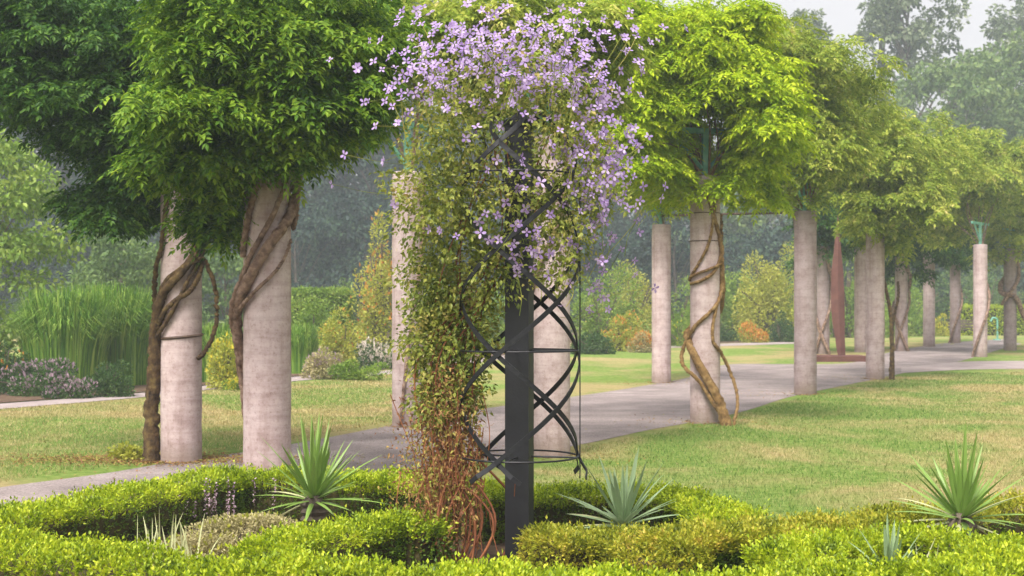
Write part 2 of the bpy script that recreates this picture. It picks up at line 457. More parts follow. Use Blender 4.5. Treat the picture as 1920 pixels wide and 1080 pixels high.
def lawn_blades(poly_px, n, label, mat, seed, h=(0.018, 0.045)):
    r = np.random.default_rng(seed)
    poly = [tuple(G(*p)[:2]) for p in poly_px]
    A = np.array(poly)
    x0, y0 = A.min(0); x1, y1 = A.max(0)
    # more blades near the viewer: y drawn from 1/y
    u = r.uniform(0, 1, n * 3); Yv = y0 * (y1 / y0) ** u; Xv = r.uniform(x0, x1, n * 3)
    k = inpoly(Xv, Yv, poly); Xv, Yv = Xv[k][:n], Yv[k][:n]
    m = len(Xv)
    B = np.column_stack([Xv, Yv, gz(Yv)])
    a = r.uniform(0, 2 * math.pi, m); sc = np.clip(Yv / 14, 0.8, 2.2)
    side = np.column_stack([np.cos(a), np.sin(a), np.zeros(m)]) * (0.004 * sc)[:, None]
    hh = r.uniform(*h, m)
    lean = np.column_stack([r.normal(0, 0.5, m), r.normal(0, 0.5, m), np.ones(m)]) * hh[:, None]
    V = np.stack([B - side, B + side, B + lean], 1).reshape(-1, 3)
    F = np.arange(3 * m).reshape(-1, 3)
    o = obj("lawn_grass", mesh("lawn_grass", V, F, mat), kind="stuff")
    o["label"] = label; o["category"] = "grass"

lawn_blades([(960, 905), (1100, 838), (1310, 797), (1510, 744), (1680, 706), (1760, 700), (1960, 697), (2700, 697), (2700, 930), (2000, 955), (1600, 990), (1400, 995), (1150, 965)], 130000,
            "mown green lawn with dry tan patches between the path and the hedges", M['blade_green'], 3)
lawn_blades([(-600, 810), (-60, 772), (260, 748), (420, 730), (740, 702), (745, 790), (480, 838), (300, 862), (0, 905), (-60, 915), (-600, 985)], 70000,
            "mown dry grass behind the mossy wisteria trunk and its column", M['blade'], 4)

# ------------------------------------------------------------------ pergola columns
RC, HC = 0.215, 3.55
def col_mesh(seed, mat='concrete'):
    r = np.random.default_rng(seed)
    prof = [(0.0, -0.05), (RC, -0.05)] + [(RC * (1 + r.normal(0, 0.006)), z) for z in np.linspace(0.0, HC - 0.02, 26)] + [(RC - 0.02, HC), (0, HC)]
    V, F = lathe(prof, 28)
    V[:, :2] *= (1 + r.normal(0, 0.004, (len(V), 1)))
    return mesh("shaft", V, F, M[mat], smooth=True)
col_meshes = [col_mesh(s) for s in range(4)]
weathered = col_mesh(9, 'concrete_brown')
# patinated bracket
bV, bF = join([box(-0.04, 0.04, -0.035, 0.035, HC - 0.01, HC + 0.62)])
bracket_me = mesh("bracket_post", bV, bF, M['copper'])
aV, aF = join([box(-0.75, 0.75, -0.03, 0.03, HC + 0.62, HC + 0.70)])
arm_me = mesh("bracket_arm", aV, aF, M['copper'])
def brace_mesh(s):
    V, F = tube([(s * 0.05, 0, HC + 0.12), (s * 0.55, 0, HC + 0.64)], 0.03, 6)
    return mesh("brace", V, F, M['copper'])
br_me = [brace_mesh(-1), brace_mesh(1)]

cols = {}
def column(key, px, py, label, group=None, rz=0.5, bracket=True):
    g = G(px, py)
    t = thing("pergola_column", label, "column", g, group, rz)
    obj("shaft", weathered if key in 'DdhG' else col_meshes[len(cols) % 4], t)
    if bracket:
        obj("bracket_post", bracket_me, t); obj("bracket_arm", arm_me, t)
        for b in br_me: obj("brace", b, t)
    cols[key] = (g, t)
    return t

column('A', 501, 915, "stout pale concrete column beside the left yucca, thick bare vine spiralling up it", rz=0.4)
column('a', 340, 866, "pale concrete column with the mossy upright trunk against it")
column('B', 1033, 855, "concrete column directly behind the black iron lattice", rz=0.7)
column('b', 764, 800, "concrete column half hidden behind the clematis leaves", rz=0.7)
column('C', 1322, 793, "concrete column wrapped by golden brown twisting vine stems", rz=0.25)
column('c', 1240, 718, "bare slender concrete column across the path from the golden twisted vine", rz=0.9)
column('D', 1510, 740, "brown-grey mottled bare concrete column beside the rusty steel blade", rz=0.9)
column('E', 1641, 711, "grey concrete column with a dark upright stem at its foot by the path", rz=1.0)
column('F', 1838, 669, "pale bare concrete column topped by a thin green copper bracket", rz=0.9)
column('G', 1894, 657, "concrete column wrapped by brown stems at the lawn edge", rz=0.9)
column('d', 1543, 664, "concrete column tangled with stems behind the rusty steel blade", rz=0.9)
column('e', 1614, 660, "thin concrete column showing behind the grey column by the path", rz=0.9)
column('f', 1690, 658, "distant concrete column with a twisted brown stem crossing it", rz=0.9)
column('g', 1742, 650, "distant bare concrete column on the far path edge", rz=0.9)
column('h', 1791, 643, "most distant concrete column, thin and grey under the vines", rz=0.9)

# steel tie bar between two columns
p0, p1 = cols['c'][0] + [0, 0, HC + 0.2], cols['D'][0] + [0, 0, HC - 0.02]
V, F = tube([p0, p1], 0.025, 6)
tag(obj("tie_bar", mesh("tie_bar", V, F, M['strap'])), "thin dark bar spanning the path from the slender column to the mottled one", "bar")
def strap(key, z, tilt=0.0, r=0.007):
    a = np.linspace(0, 2 * math.pi, 25)
    V, F = tube(np.column_stack([(RC + 0.006) * np.cos(a), (RC + 0.006) * np.sin(a), z + tilt * np.cos(a)]), r, 5)
    obj("strap", mesh("strap", V, F, M['strap']), cols[key][1])
for z in (2.62, 3.02): strap('C', z)
strap('a', 1.34, 0.02, 0.016); strap('a', 2.45)

# ------------------------------------------------------------------ wisteria
def vine_stem(ctrl, rad, n=110, seg=9, seed=0, wob=0.07):
    """ctrl: (angle deg, z, radial extra) about a column axis"""
    r = np.random.default_rng(seed)
    c = np.array(ctrl, float)
    rad = np.broadcast_to(np.asarray(rad, float), (len(c),))
    q = spline(np.column_stack([c, rad]), n)
    q[:, 2] += r.normal(0, 0.006, n)
    R = RC + q[:, 3] * 0.8 + q[:, 2]
    a = np.radians(q[:, 0])
    pts = np.column_stack([R * np.cos(a), R * np.sin(a), q[:, 1]])
    return tube(pts, np.maximum(q[:, 3], 0.004), seg, wob=wob, r=r)

def shoots_crown(blobs, r, leafL=(0.22, 0.32), pairs=5, per=9, droop=0.4, ratio=0.30):
    """layered fans of pinnate leaves at the ends of arching shoots, and looser leaves within"""
    Bs, Ds = [], []
    for c, rad, n in blobs:
        c = np.asarray(c, float); rad = np.asarray(rad, float)
        k = max(6, int(n * 0.55))
        d = norm(r.standard_normal((k, 3)) * [1, 1, 0.85] + [0, -0.1, 0.22])
        cc = c + d * rad * r.uniform(0.55, 1.08, (k, 1))
        size = r.uniform(0.75, 1.25, (k, 1))
        h = norm(d * [1, 1, 0.15] + r.standard_normal((k, 3)) * [0.35, 0.35, 0.1])
        for j in range(per + 5):
            a = r.uniform(-1.9, 1.9, (k, 1))
            hr = np.hstack([h[:, :1] * np.cos(a) - h[:, 1:2] * np.sin(a), h[:, :1] * np.sin(a) + h[:, 1:2] * np.cos(a), np.zeros((k, 1))])
            D = norm(hr + Z * r.uniform(-0.75, 0.12, (k, 1)))
            Bs.append(cc + hr * r.uniform(0, 0.16, (k, 1)) * size + r.normal(0, 0.05, (k, 3))); Ds.append(D)
        m = int(n * 1.6)                                   # inside
        q = norm(r.standard_normal((m, 3))) * r.uniform(0, 0.75, (m, 1)) ** 0.5
        Bs.append(c + q * rad); Ds.append(norm(r.standard_normal((m, 3)) - Z * 0.4))
    B, D = np.vstack(Bs), np.vstack(Ds)
    L = r.uniform(*leafL, len(B))
    return B, D, L, pairs, ratio

leaf_variants = {}
def leaf_variant(mat, k, pairs):
    key = (mat.name, k, pairs)
    if key not in leaf_variants:
        r = np.random.default_rng(100 + k)
        V, F = compound(np.zeros((1, 3)), np.array([[1.0, 0, 0.001]]), 1.0, pairs, r)
        leaf_variants[key] = mesh("leaf", V, F, mat)
    return leaf_variants[key]

def wisteria(key, label, mat, blobs, stems, seed, bark='bark', leafL=(0.22, 0.32), pairs=5, singles=0, per=9, droop=0.4, group=None, ratio=0.34, gap=False):
    r = np.random.default_rng(seed)
    g = cols[key][0]
    if g[1] > 21: pairs, ratio, per = (4, 0.40, 7) if g[1] < 34 else (3, 0.46, 6)      # farther off: fewer, broader leaflets
    elif key in 'AaC': per = 9
    t = thing("wisteria_vine", label, "vine", g, group)
    for i, (ctrl, rad) in enumerate(stems):
        V, F = vine_stem(ctrl, rad, seed=seed + i)
        obj("stem", mesh("stem", V, F, M[bark], smooth=True), t)
    extra = []
    for c, rd, n in blobs:
        for k in range(5):
            d = norm(r.standard_normal(3) * [1, 1, 0.9]); f = r.uniform(0.22, 0.4)
            extra.append((np.asarray(c) + d * np.asarray(rd) * r.uniform(0.95, 1.2), np.asarray(rd) * f, max(4, int(n * 0.07))))
    B, D, L, pairs, ratio = shoots_crown([(np.asarray(c) - 0, rd, n) for c, rd, n in list(blobs) + extra], r, leafL, pairs, per, droop, ratio)
    if gap:                      # thin spot in front of the copper bracket
        kp = ~((np.abs(B[:, 0] - 0.05) < 0.32) & (B[:, 1] < 0.25) & (B[:, 2] > HC + 0.05) & (B[:, 2] < HC + 0.95))
        B, D, L = B[kp], D[kp], L[kp]
    W = B + g
    if singles:
        # the leaves that show largest: on the outside, facing the viewer
        score = -B[:, 1] + r.uniform(0, 0.8, len(B)) + 0.25 * B[:, 2]
        inview = (np.abs(W[:, 0] / W[:, 1] * FPX) < 940) & (HY - (W[:, 2] - EYE) / W[:, 1] * FPX > 8)
        score[~inview] = -1e9
        idx = np.argsort(-score)[:singles]
        keep = np.ones(len(B), bool); keep[idx] = False
        for i in idx:
            d = D[i]; u = norm(Z - d * (d @ Z) + 0.2 * r.standard_normal(3)); u = norm(u - d * (d @ u)); s = np.cross(u, d)
            o = obj("leaf", leaf_variant(mat, int(r.integers(0, 8)), pairs), t)
            Lm = float(L[i]) * 1.05
            mtx = Matrix(((d[0] * Lm, s[0] * Lm, u[0] * Lm, B[i][0]), (d[1] * Lm, s[1] * Lm, u[1] * Lm, B[i][1]), (d[2] * Lm, s[2] * Lm, u[2] * Lm, B[i][2]), (0, 0, 0, 1)))
            o.matrix_local = mtx
        B, D, L = B[keep], D[keep], L[keep]
    V, F = compound(B, D, L, pairs, r, ratio)
    obj("crown", mesh("crown", V, F, mat), t, kind="stuff")
    # woody shoots inside the crown
    parts = []
    for c, rd, n in blobs:
        for k in range(2):
            d = norm(r.standard_normal(3) + [0, 0, 0.4]); e = np.asarray(c) + d * np.asarray(rd) * 0.75
            parts.append(tube([(0.05, 0, HC - 0.1), (np.asarray(c) + [0, 0, HC]) * 0.5 + r.normal(0, 0.1, 3), e], [0.02, 0.014, 0.006], 5, 14, 0.1, r))
    V, F = join(parts)
    obj("branches", mesh("branches", V, F, M[bark], smooth=True), t)
    return t

def blob(key, px, py, rx, ry, dd, dep, n):
    """ellipse in photo pixels, dd metres in front of (-) or behind (+) the column, depth radius dep"""
    g = cols[key][0]; d = g[1] + dd
    p = P(px, py, d) - g
    return (p, (rx * d / FPX, dep, ry * d / FPX), n)

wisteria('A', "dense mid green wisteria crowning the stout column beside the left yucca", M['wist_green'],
         [blob('A', 520, 140, 190, 120, -0.2, 0.9, 230), blob('A', 420, 230, 130, 90, -0.4, 0.8, 190), blob('A', 580, 215, 105, 85, -0.3, 0.7, 140),
          blob('A', 375, 285, 85, 55, -0.3, 0.5, 60), blob('A', 480, 60, 200, 90, 0.1, 1.0, 150), blob('A', 640, 60, 130, 120, 0.3, 0.9, 110), blob('A', 412, 385, 34, 45, 0.1, 0.3, 16)],
         [([(100, 0, 0.06), (120, 0.6, 0.05), (150, 1.15, 0.03), (190, 1.55, 0.02), (235, 1.85, 0), (285, 2.2, 0), (335, 2.5, 0.01), (365, 2.85, 0.02), (380, 3.6, 0.05)], [0.06, 0.055, 0.05, 0.05, 0.05, 0.048, 0.045, 0.035, 0.03]),
          ([(120, 0.1, 0.1), (160, 1.2, 0.06), (200, 1.62, 0.08), (240, 2.05, 0.02), (290, 2.45, 0.02), (330, 2.9, 0.02), (350, 3.5, 0.04)], [0.03, 0.03, 0.028, 0.025, 0.025, 0.02, 0.02]),
          ([(185, 1.5, 0.05), (240, 1.72, 0.03), (300, 1.98, 0.03), (340, 2.25, 0.02)], [0.02, 0.018, 0.015, 0.012]),
          ([(345, 2.35, 0.03), (352, 2.7, 0.06), (0 + 355, 3.1, 0.08), (350, 3.6, 0.05)], 0.022),
          ([(215, 2.1, 0.0), (235, 2.4, 0.01), (260, 2.8, 0.0), (275, 3.3, 0.0)], 0.028)],
         11, leafL=(0.16, 0.255), singles=300, droop=0.35)

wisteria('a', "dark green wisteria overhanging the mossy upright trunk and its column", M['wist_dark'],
         [blob('a', 190, 90, 240, 120, 0.1, 1.0, 260), blob('a', 180, 190, 160, 80, -0.1, 0.8, 160), blob('a', 60, 60, 160, 110, 0.2, 1.0, 120), blob('a', 330, 180, 120, 120, 0.2, 0.8, 120),
          blob('a', 232, 375, 60, 42, 0.1, 0.5, 50), blob('a', 280, 290, 80, 50, 0.2, 0.5, 60), blob('a', 400, 50, 160, 90, 0.4, 0.9, 100)],
         [([(188, -0.03, 0.02), (186, 0.5, 0.03), (190, 1.0, 0.0), (200, 1.4, 0.0), (230, 1.75, 0), (280, 2.0, 0), (330, 2.3, 0), (380, 2.7, 0.0), (440, 3.5, 0.02)], [0.095, 0.08, 0.075, 0.065, 0.05, 0.045, 0.04, 0.035, 0.03]),
          ([(186, 1.0, 0.03), (215, 1.45, 0.01), (265, 1.7, 0.02), (310, 1.85, 0.02), (345, 2.15, 0.02)], 0.028),
          ([(200, 1.6, 0.02), (240, 1.9, 0.02), (300, 2.1, 0.02), (340, 2.15, 0.05), (352, 1.85, 0.14), (352, 1.5, 0.16), (345, 1.2, 0.06), (330, 1.1, 0.0)], 0.024),
          ([(192, 1.25, 0.05), (180, 1.6, 0.05), (200, 2.0, 0.04), (230, 2.3, 0.02), (250, 2.9, 0.02)], 0.024),
          ([(205, 1.3, 0.02), (255, 1.55, 0.02), (310, 2.0, 0.01), (380, 2.4, 0.01)], 0.022)],
         21, bark='bark_moss', leafL=(0.16, 0.255), singles=300, droop=0.4)

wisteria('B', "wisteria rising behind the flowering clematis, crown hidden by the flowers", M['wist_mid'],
         [blob('B', 1010, 150, 120, 100, 0.2, 0.8, 80), blob('B', 960, 40, 140, 60, 0.4, 0.8, 80), blob('B', 1100, 60, 60, 60, 0.3, 0.6, 30)],
         [([(60, 0, 0.05), (120, 1.0, 0.02), (200, 1.8, 0), (290, 2.6, 0), (330, 3.5, 0.02)], 0.03)], 31, leafL=(0.22, 0.3))

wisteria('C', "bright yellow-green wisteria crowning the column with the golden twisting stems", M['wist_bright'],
         [blob('C', 1250, 100, 170, 100, 0, 1.2, 260), blob('C', 1370, 180, 110, 100, -0.3, 1.0, 190), blob('C', 1200, 220, 90, 110, -0.2, 0.9, 120), blob('C', 1430, 240, 60, 75, -0.3, 0.7, 80),
          blob('C', 1270, 300, 75, 90, 0.3, 0.7, 70), blob('C', 1390, 320, 60, 60, 0.2, 0.6, 50), blob('C', 1180, 60, 100, 60, 0.3, 1.0, 90), blob('C', 1330, 60, 90, 60, 0.4, 1.0, 80)],
         [([(300, -0.03, 0.22), (292, 0.35, 0.1), (262, 0.7, 0.02), (215, 1.05, 0.0), (160, 1.3, 0.0), (90, 1.45, 0.0), (20, 1.65, 0.0), (-10, 2.0, 0.0), (-25, 2.5, 0.0), (-60, 2.9, 0), (-100, 3.4, 0)], [0.085, 0.07, 0.065, 0.055, 0.05, 0.045, 0.04, 0.04, 0.035, 0.03, 0.03]),
          ([(308, -0.03, 0.3), (335, 0.4, 0.24), (345, 0.75, 0.12), (330, 1.0, 0.02), (290, 1.2, 0.0), (300, 1.6, 0), (345, 1.95, 0)], 0.024),
          ([(300, 0.1, 0.2), (255, 0.55, 0.06), (205, 0.85, 0.14), (190, 1.1, 0.08), (215, 1.35, 0.0), (280, 1.6, 0.0), (340, 1.9, 0.0), (355, 2.3, 0.0)], 0.028),
          ([(200, 2.0, 0.0), (250, 2.05, 0.0), (300, 2.2, 0.0), (340, 2.5, 0.0), (350, 3.0, 0)], 0.024),
          ([(190, 2.05, 0.0), (240, 2.3, 0.0), (280, 2.65, 0.0), (300, 3.2, 0.0)], 0.022),
          ([(205, 2.1, 0.02), (270, 2.2, 0.02), (330, 2.3, 0.02)], 0.02)],
         41, bark='bark_gold', leafL=(0.2, 0.305), singles=300, gap=True)

wisteria('b', "loose wisteria top above the column half hidden behind the clematis", M['wist_mid'],
         [blob('b', 700, 120, 90, 90, 0.2, 0.8, 60), blob('b', 790, 60, 120, 80, 0.2, 0.9, 70)],
         [([(250, 0, 0.02), (280, 1.2, 0), (330, 2.4, 0), (380, 3.5, 0)], 0.022)], 51)

wisteria('D', "green wisteria with pale dry pods above the mottled bare column", M['wist_mid'],
         [blob('D', 1500, 150, 110, 90, 0, 1.2, 150), blob('D', 1520, 270, 75, 90, -0.2, 1.0, 120), blob('D', 1440, 110, 70, 70, 0.6, 1.0, 70), blob('D', 1548, 275, 45, 40, 0, 0.8, 40), blob('D', 1470, 330, 50, 40, 0.5, 0.7, 20), blob('D', 1590, 190, 60, 60, 1.5, 1.1, 50)],
         [([(100, 0, 0.03), (60, 1.5, 0.0), (100, 2.6, 0), (140, 3.5, 0)], 0.03)], 61, leafL=(0.21, 0.32))

wisteria('E', "green wisteria hanging low round the grey column with the dark stem", M['wist_mid'],
         [blob('E', 1640, 290, 100, 85, 0, 1.2, 150), blob('E', 1655, 385, 65, 65, -0.2, 0.9, 100), blob('E', 1700, 360, 70, 80, 0, 0.9, 90), blob('E', 1590, 230, 60, 70, 0.6, 1.0, 60), blob('E', 1720, 270, 70, 60, 3.0, 1.5, 60), blob('E', 1770, 310, 60, 50, 6.0, 1.5, 50)],
         [([(325, -0.03, 0.12), (328, 0.6, 0.14), (335, 1.1, 0.12), (350, 1.55, 0.1), (370, 2.0, 0.05), (420, 2.8, 0.0), (480, 3.5, 0)], [0.07, 0.055, 0.05, 0.045, 0.04, 0.03, 0.03]),
          ([(342, 1.0, 0.12), (352, 1.5, 0.2), (360, 1.9, 0.3), (360, 2.3, 0.3)], 0.03)], 71, bark='bark_moss', leafL=(0.23, 0.34))

far_stem = [([(300, 0, 0.05), (250, 0.6, 0.02), (190, 1.3, 0.02), (90, 1.9, 0), (0, 2.3, 0.03), (-60, 2.9, 0.02), (-90, 3.5, 0)], 0.06), ([(200, 0, 0.05), (260, 0.9, 0.02), (330, 1.7, 0.02), (400, 2.6, 0), (420, 3.5, 0)], 0.045)]
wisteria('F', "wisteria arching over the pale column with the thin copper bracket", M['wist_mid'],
         [blob('F', 1790, 330, 80, 50, 1.0, 1.5, 110), blob('F', 1870, 330, 70, 60, 0.5, 1.5, 110), blob('F', 1770, 400, 50, 40, 2.0, 1.0, 50), blob('F', 1830, 290, 90, 40, 1.0, 1.8, 90)], [far_stem[1]], 81, leafL=(0.26, 0.38))
wisteria('G', "wisteria with coiled brown stems over the column at the lawn edge", M['wist_mid'],
         [blob('G', 1900, 350, 80, 70, 0, 1.8, 150), blob('G', 1890, 440, 50, 45, -0.2, 1.1, 60), blob('G', 1960, 400, 60, 80, 0, 1.5, 70)],
         [([(340, 0, 0.35), (345, 0.8, 0.3), (330, 1.5, 0.05), (270, 1.9, 0.02), (200, 2.0, 0.05), (150, 2.3, 0.02), (60, 2.8, 0), (0, 3.5, 0)], 0.09), ([(200, 1.6, 0.1), (260, 2.1, 0.02), (330, 2.6, 0.02), (380, 3.4, 0)], 0.06)], 91, leafL=(0.26, 0.38))
for key, px, py, rx, ry, lab, sd in (('d', 1545, 430, 50, 55, "small dark wisteria on the column behind the rusty steel blade", 101), ('e', 1620, 420, 60, 50, "dark wisteria behind the grey column by the path", 111),
                                     ('f', 1690, 450, 55, 60, "dark green wisteria low over the far column with the twisted stem", 121), ('g', 1740, 430, 60, 55, "dark wisteria roofing the distant bare column", 131),
                                     ('h', 1790, 440, 55, 50, "dark wisteria roofing the most distant thin column", 141), ('c', 1235, 330, 60, 70, "wisteria spray over the bare slender column across the path", 151)):
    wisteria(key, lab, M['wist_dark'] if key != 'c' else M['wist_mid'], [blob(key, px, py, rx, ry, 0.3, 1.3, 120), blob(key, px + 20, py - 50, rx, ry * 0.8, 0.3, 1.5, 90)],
             [far_stem[0], far_stem[1]] if key in 'df' else [far_stem[1][:]] if key == 'h' else [([(90, 0, 0.02), (110, 1.5, 0), (90, 3.5, 0)], 0.04)], sd, leafL=(0.26, 0.38))

# ------------------------------------------------------------------ iron trellis
TD = 8.3
TX = (974 - CX) * TD / FPX
tr = thing("iron_trellis", "black iron post with a round diagonal lattice carrying the purple clematis", "trellis", (TX, TD, 0))
RT = 0.365
pv, pf = box(-0.075, 0.075, -0.075, 0.075, 0, 2.75)
post = obj("post", mesh("post", pv, pf, M['iron']), tr); post.rotation_euler = (0, 0, math.radians(-13))
cv, cf = join([lathe([(0, 2.748), (0.10, 2.75), (0.10, 2.79), (0.03, 2.83), (0, 2.86)], 12)])
obj("cap", mesh("cap", cv, cf, M['iron']), tr)
def zt(py): return EYE - (py - HY) * TD / FPX
def hoop(z, rr=RT, name="hoop"):
    a = np.linspace(0, 2 * math.pi, 41)
    V, F = tube(np.column_stack([rr * np.cos(a), rr * np.sin(a), np.full(41, z)]), 0.006, 6)
    obj(name, mesh(name, V, F, M['iron']), tr)
ZB, ZT, ZTOP = zt(893), zt(330), zt(215)
for z in (zt(855), zt(657), zt(330)): hoop(z)
pitch = 290 * TD / FPX * 2
NB = 3
for hand in (1, -1):
    for k in range(NB):
        zz = np.linspace(ZB, ZTOP, 60)
        # front left meeting point of both hands near photo row 760
        a0 = math.radians(188)
        ph = a0 + hand * (zz - zt(760)) / pitch * 2 * math.pi + 2 * math.pi * k / NB
        rr = np.where(zz < ZT, RT + 0.006 * hand, RT * np.sqrt(np.clip(1 - ((zz - ZT) / (ZTOP - ZT + 0.03)) ** 2, 0.02, 1)))
        rr = rr + 0.05 * np.clip((zt(850) - zz) / 0.1, 0, 1) ** 2
        pts = np.column_stack([rr * np.cos(ph), rr * np.sin(ph), zz])
        T = norm(np.gradient(pts, axis=0)); N = norm(pts * [1, 1, 0]); Bn = norm(np.cross(T, N))
        V = np.stack([pts + N * 0.004 + Bn * 0.0145, pts + N * 0.004 - Bn * 0.0145, pts - N * 0.004 - Bn * 0.0145, pts - N * 0.004 + Bn * 0.0145], 1).reshape(-1, 3)
        i = np.arange(59)[:, None] * 4; j = np.arange(4)[None, :]; j2 = (j + 1) % 4
        F = np.stack([i + j, i + j2, i + 4 + j2, i + 4 + j], -1).reshape(-1, 4)
        obj("lattice_bar", mesh("lattice_bar", V, F, M['iron']), tr)
for k in range(4):                     # spokes from the post to the hoops
    for z in (zt(855), zt(657)):
        a = math.radians(-13 + 90 * k)
        V, F = tube([(0.07 * math.cos(a), 0.07 * math.sin(a), z), (RT * math.cos(a), RT * math.sin(a), z)], 0.006, 5)
        obj("spoke", mesh("spoke", V, F, M['iron']), tr)
for az in (-15, 165):
    a = math.radians(az)
    V, F = tube([((RT + 0.02) * math.cos(a), (RT + 0.02) * math.sin(a), z) for z in (ZB, zt(330))], 0.004, 5)
    obj("upright_rod", mesh("upright_rod", V, F, M['iron']), tr)

# ------------------------------------------------------------------ clematis
cr = np.random.default_rng(77)
cl = thing("clematis_vine", "leafy clematis covered in small lavender flowers climbing the black iron trellis", "vine", (TX - 0.40, TD - 0.02, 0))
C0 = np.array([TX - 0.40, TD - 0.02, 0])
cb = [(960, 130, 170, 90, 110), (850, 240, 110, 110, 190), (1050, 230, 110, 110, 140), (820, 370, 110, 120, 280), (950, 370, 120, 120, 200), (1060, 400, 80, 120, 160), (830, 520, 95, 110, 280),
      (930, 500, 80, 90, 130), (1040, 510, 60, 50, 40), (810, 640, 75, 100, 250), (880, 620, 65, 90, 170), (820, 750, 60, 70, 150), (880, 730, 50, 70, 70), (1120, 330, 50, 100, 60)]
Bs, Ds = [], []
for px, py, rx, ry, n in cb:
    c = P(px, py, TD - 0.05 if py < 520 else TD + 0.12); m = n * 10
    d = norm(cr.standard_normal((m, 3))); q = d * (cr.uniform(0, 1, (m, 1)) ** 0.45) * (0.82 + 0.28 * np.sin(d[:, :1] * 9 + px) * np.sin(d[:, 2:] * 8 + py) + 0.12 * np.abs(cr.standard_normal((m, 1))))
    B = c + q * np.array([rx * TD / FPX, 0.38 if py < 450 else 0.30, ry * TD / FPX])
    Bs.append(B); Ds.append(norm(d + cr.standard_normal((m, 3)) * 0.8 - [0, 0.2, 0.3]))
B = np.vstack(Bs) - C0; D = np.vstack(Ds); n = len(B)
# keep the space right at the post and the lower right lattice clear
U = norm(cr.standard_normal((n, 3)) * 0.6 + [0, -0.5, 0.8]); L = cr.uniform(0.022, 0.042, n); Wd = L * cr.uniform(0.5, 0.7, n)
sc = -B[:, 1] + cr.uniform(0, 0.25, n); idx = np.argsort(-sc)[:300]
keep = np.ones(n, bool); keep[idx] = False
V, F = leaves(B[keep], D[keep], U[keep], L[keep], Wd[keep], 0.15, 0.15)
obj("foliage", mesh("foliage", V, F, M['clem_leaf']), cl, kind="stuff")
lv = []
for k in range(8):
    r = np.random.default_rng(k)
    V0, F0 = leaves(np.zeros((3, 3)), norm(np.array([[1, 0, 0.], [0.6, 0.7, 0], [0.6, -0.7, 0]]) + r.normal(0, 0.1, (3, 3))), np.tile(Z, (3, 1)), np.array([1.0, 0.75, 0.75]), np.array([0.6, 0.45, 0.45]), 0.15, 0.15)
    lv.append(mesh("leaf", V0, F0, M['clem_leaf']))
for i in idx:
    d = D[i]; u = norm(U[i] - d * (d @ U[i])); s = np.cross(u, d); k = float(L[i]) * 1.1
    o = obj("leaf", lv[int(cr.integers(0, 8))], cl)
    o.matrix_local = Matrix(((d[0] * k, s[0] * k, u[0] * k, B[i][0]), (d[1] * k, s[1] * k, u[1] * k, B[i][1]), (d[2] * k, s[2] * k, u[2] * k, B[i][2]), (0, 0, 0, 1)))
# stems: a sheaf of thin red brown shoots from the ground
for k in range(16):
    x0 = cr.normal(0, 0.09); y0 = cr.normal(0, 0.08)
    pts = [(x0, y0, 0.0), (x0 * 1.5 + cr.normal(0, 0.06), y0 + cr.normal(0, 0.05), 0.35), (cr.uniform(-0.2, 0.12), cr.uniform(-0.05, 0.15), 0.8), (cr.uniform(-0.25, 0.15), cr.uniform(0.0, 0.2), 1.35), (cr.uniform(-0.05, 0.45), cr.uniform(-0.05, 0.2), 2.0), (cr.uniform(0.0, 0.65), cr.uniform(-0.1, 0.2), 2.7)]
    V, F = tube(pts, [0.009, 0.008, 0.007, 0.006, 0.004, 0.003], 5, 40, 0.15, cr)
    obj("stem", mesh("stem", V, F, M['stem_red'], smooth=True), cl)
# thin side shoots and dry leaves about the foot
parts = []
for k in range(90):
    z0 = cr.uniform(0.02, 0.7); p = np.array([cr.normal(-0.02, 0.13), cr.normal(0, 0.1), z0]); q = p + [cr.normal(0, 0.06), cr.normal(0, 0.05), cr.uniform(0.2, 0.5)]
    parts.append(tube([p, (p + q) / 2 + cr.normal(0, 0.03, 3), q], 0.0028, 4, 8, 0, cr))
V, F = join(parts)
obj("dry_shoots", mesh("dry_shoots", V, F, M['stem_red']), cl, kind="stuff")
m = 5200
zz = cr.beta(2.0, 2.2, m) * 1.2 + 0.12
B = np.column_stack([np.minimum(cr.normal(-0.06, 0.11 + 0.04 * np.sin(zz * 3), m), 0.17 - np.abs(cr.normal(0, 0.03, m))), cr.normal(0.02, 0.11, m), zz])
V, F = leaves(B, norm(cr.standard_normal((m, 3)) - [0, 0, 0.5]), norm(cr.standard_normal((m, 3)) + [0, -0.5, 0.5]), cr.uniform(0.018, 0.04, m), cr.uniform(0.008, 0.018, m), 0.2, 0.2)
obj("dry_leaves", mesh("dry_leaves", V, F, M['clem_dry']), cl, kind="stuff")
# flowers
def flower_mesh(seed, nt):
    r = np.random.default_rng(seed); V, F, mi = [], [], []
    for k in range(nt):
        a = 2 * math.pi * k / nt + r.normal(0, 0.08); lo = r.uniform(0.9, 1.1); cup = r.uniform(-0.05, 0.3)
        dr = np.array([math.cos(a), math.sin(a), 0]); sd = np.array([-math.sin(a), math.cos(a), 0]); b = len(V)
        V += [dr * 0.08, dr * 0.45 * lo + sd * 0.25 + Z * cup * 0.3, dr * 0.45 * lo - sd * 0.25 + Z * cup * 0.3, dr * 0.82 * lo + sd * 0.24 + Z * cup * 0.8, dr * 0.82 * lo - sd * 0.24 + Z * cup * 0.8, dr * 1.0 * lo + Z * cup * 0.9]
        F += [(b, b + 2, b + 1), (b + 1, b + 2, b + 4), (b + 1, b + 4, b + 3), (b + 3, b + 4, b + 5)]; mi += [0] * 4
    b = len(V)
    V += [np.array([0.14 * math.cos(t), 0.14 * math.sin(t), 0.06]) for t in np.linspace(0, 2 * math.pi, 6, endpoint=False)] + [np.array([0, 0, 0.2])]
    F += [(b + i, b + (i + 1) % 6, b + 6) for i in range(6)]; mi += [1] * 6
    return np.array(V), np.array(F), mi
fm = []
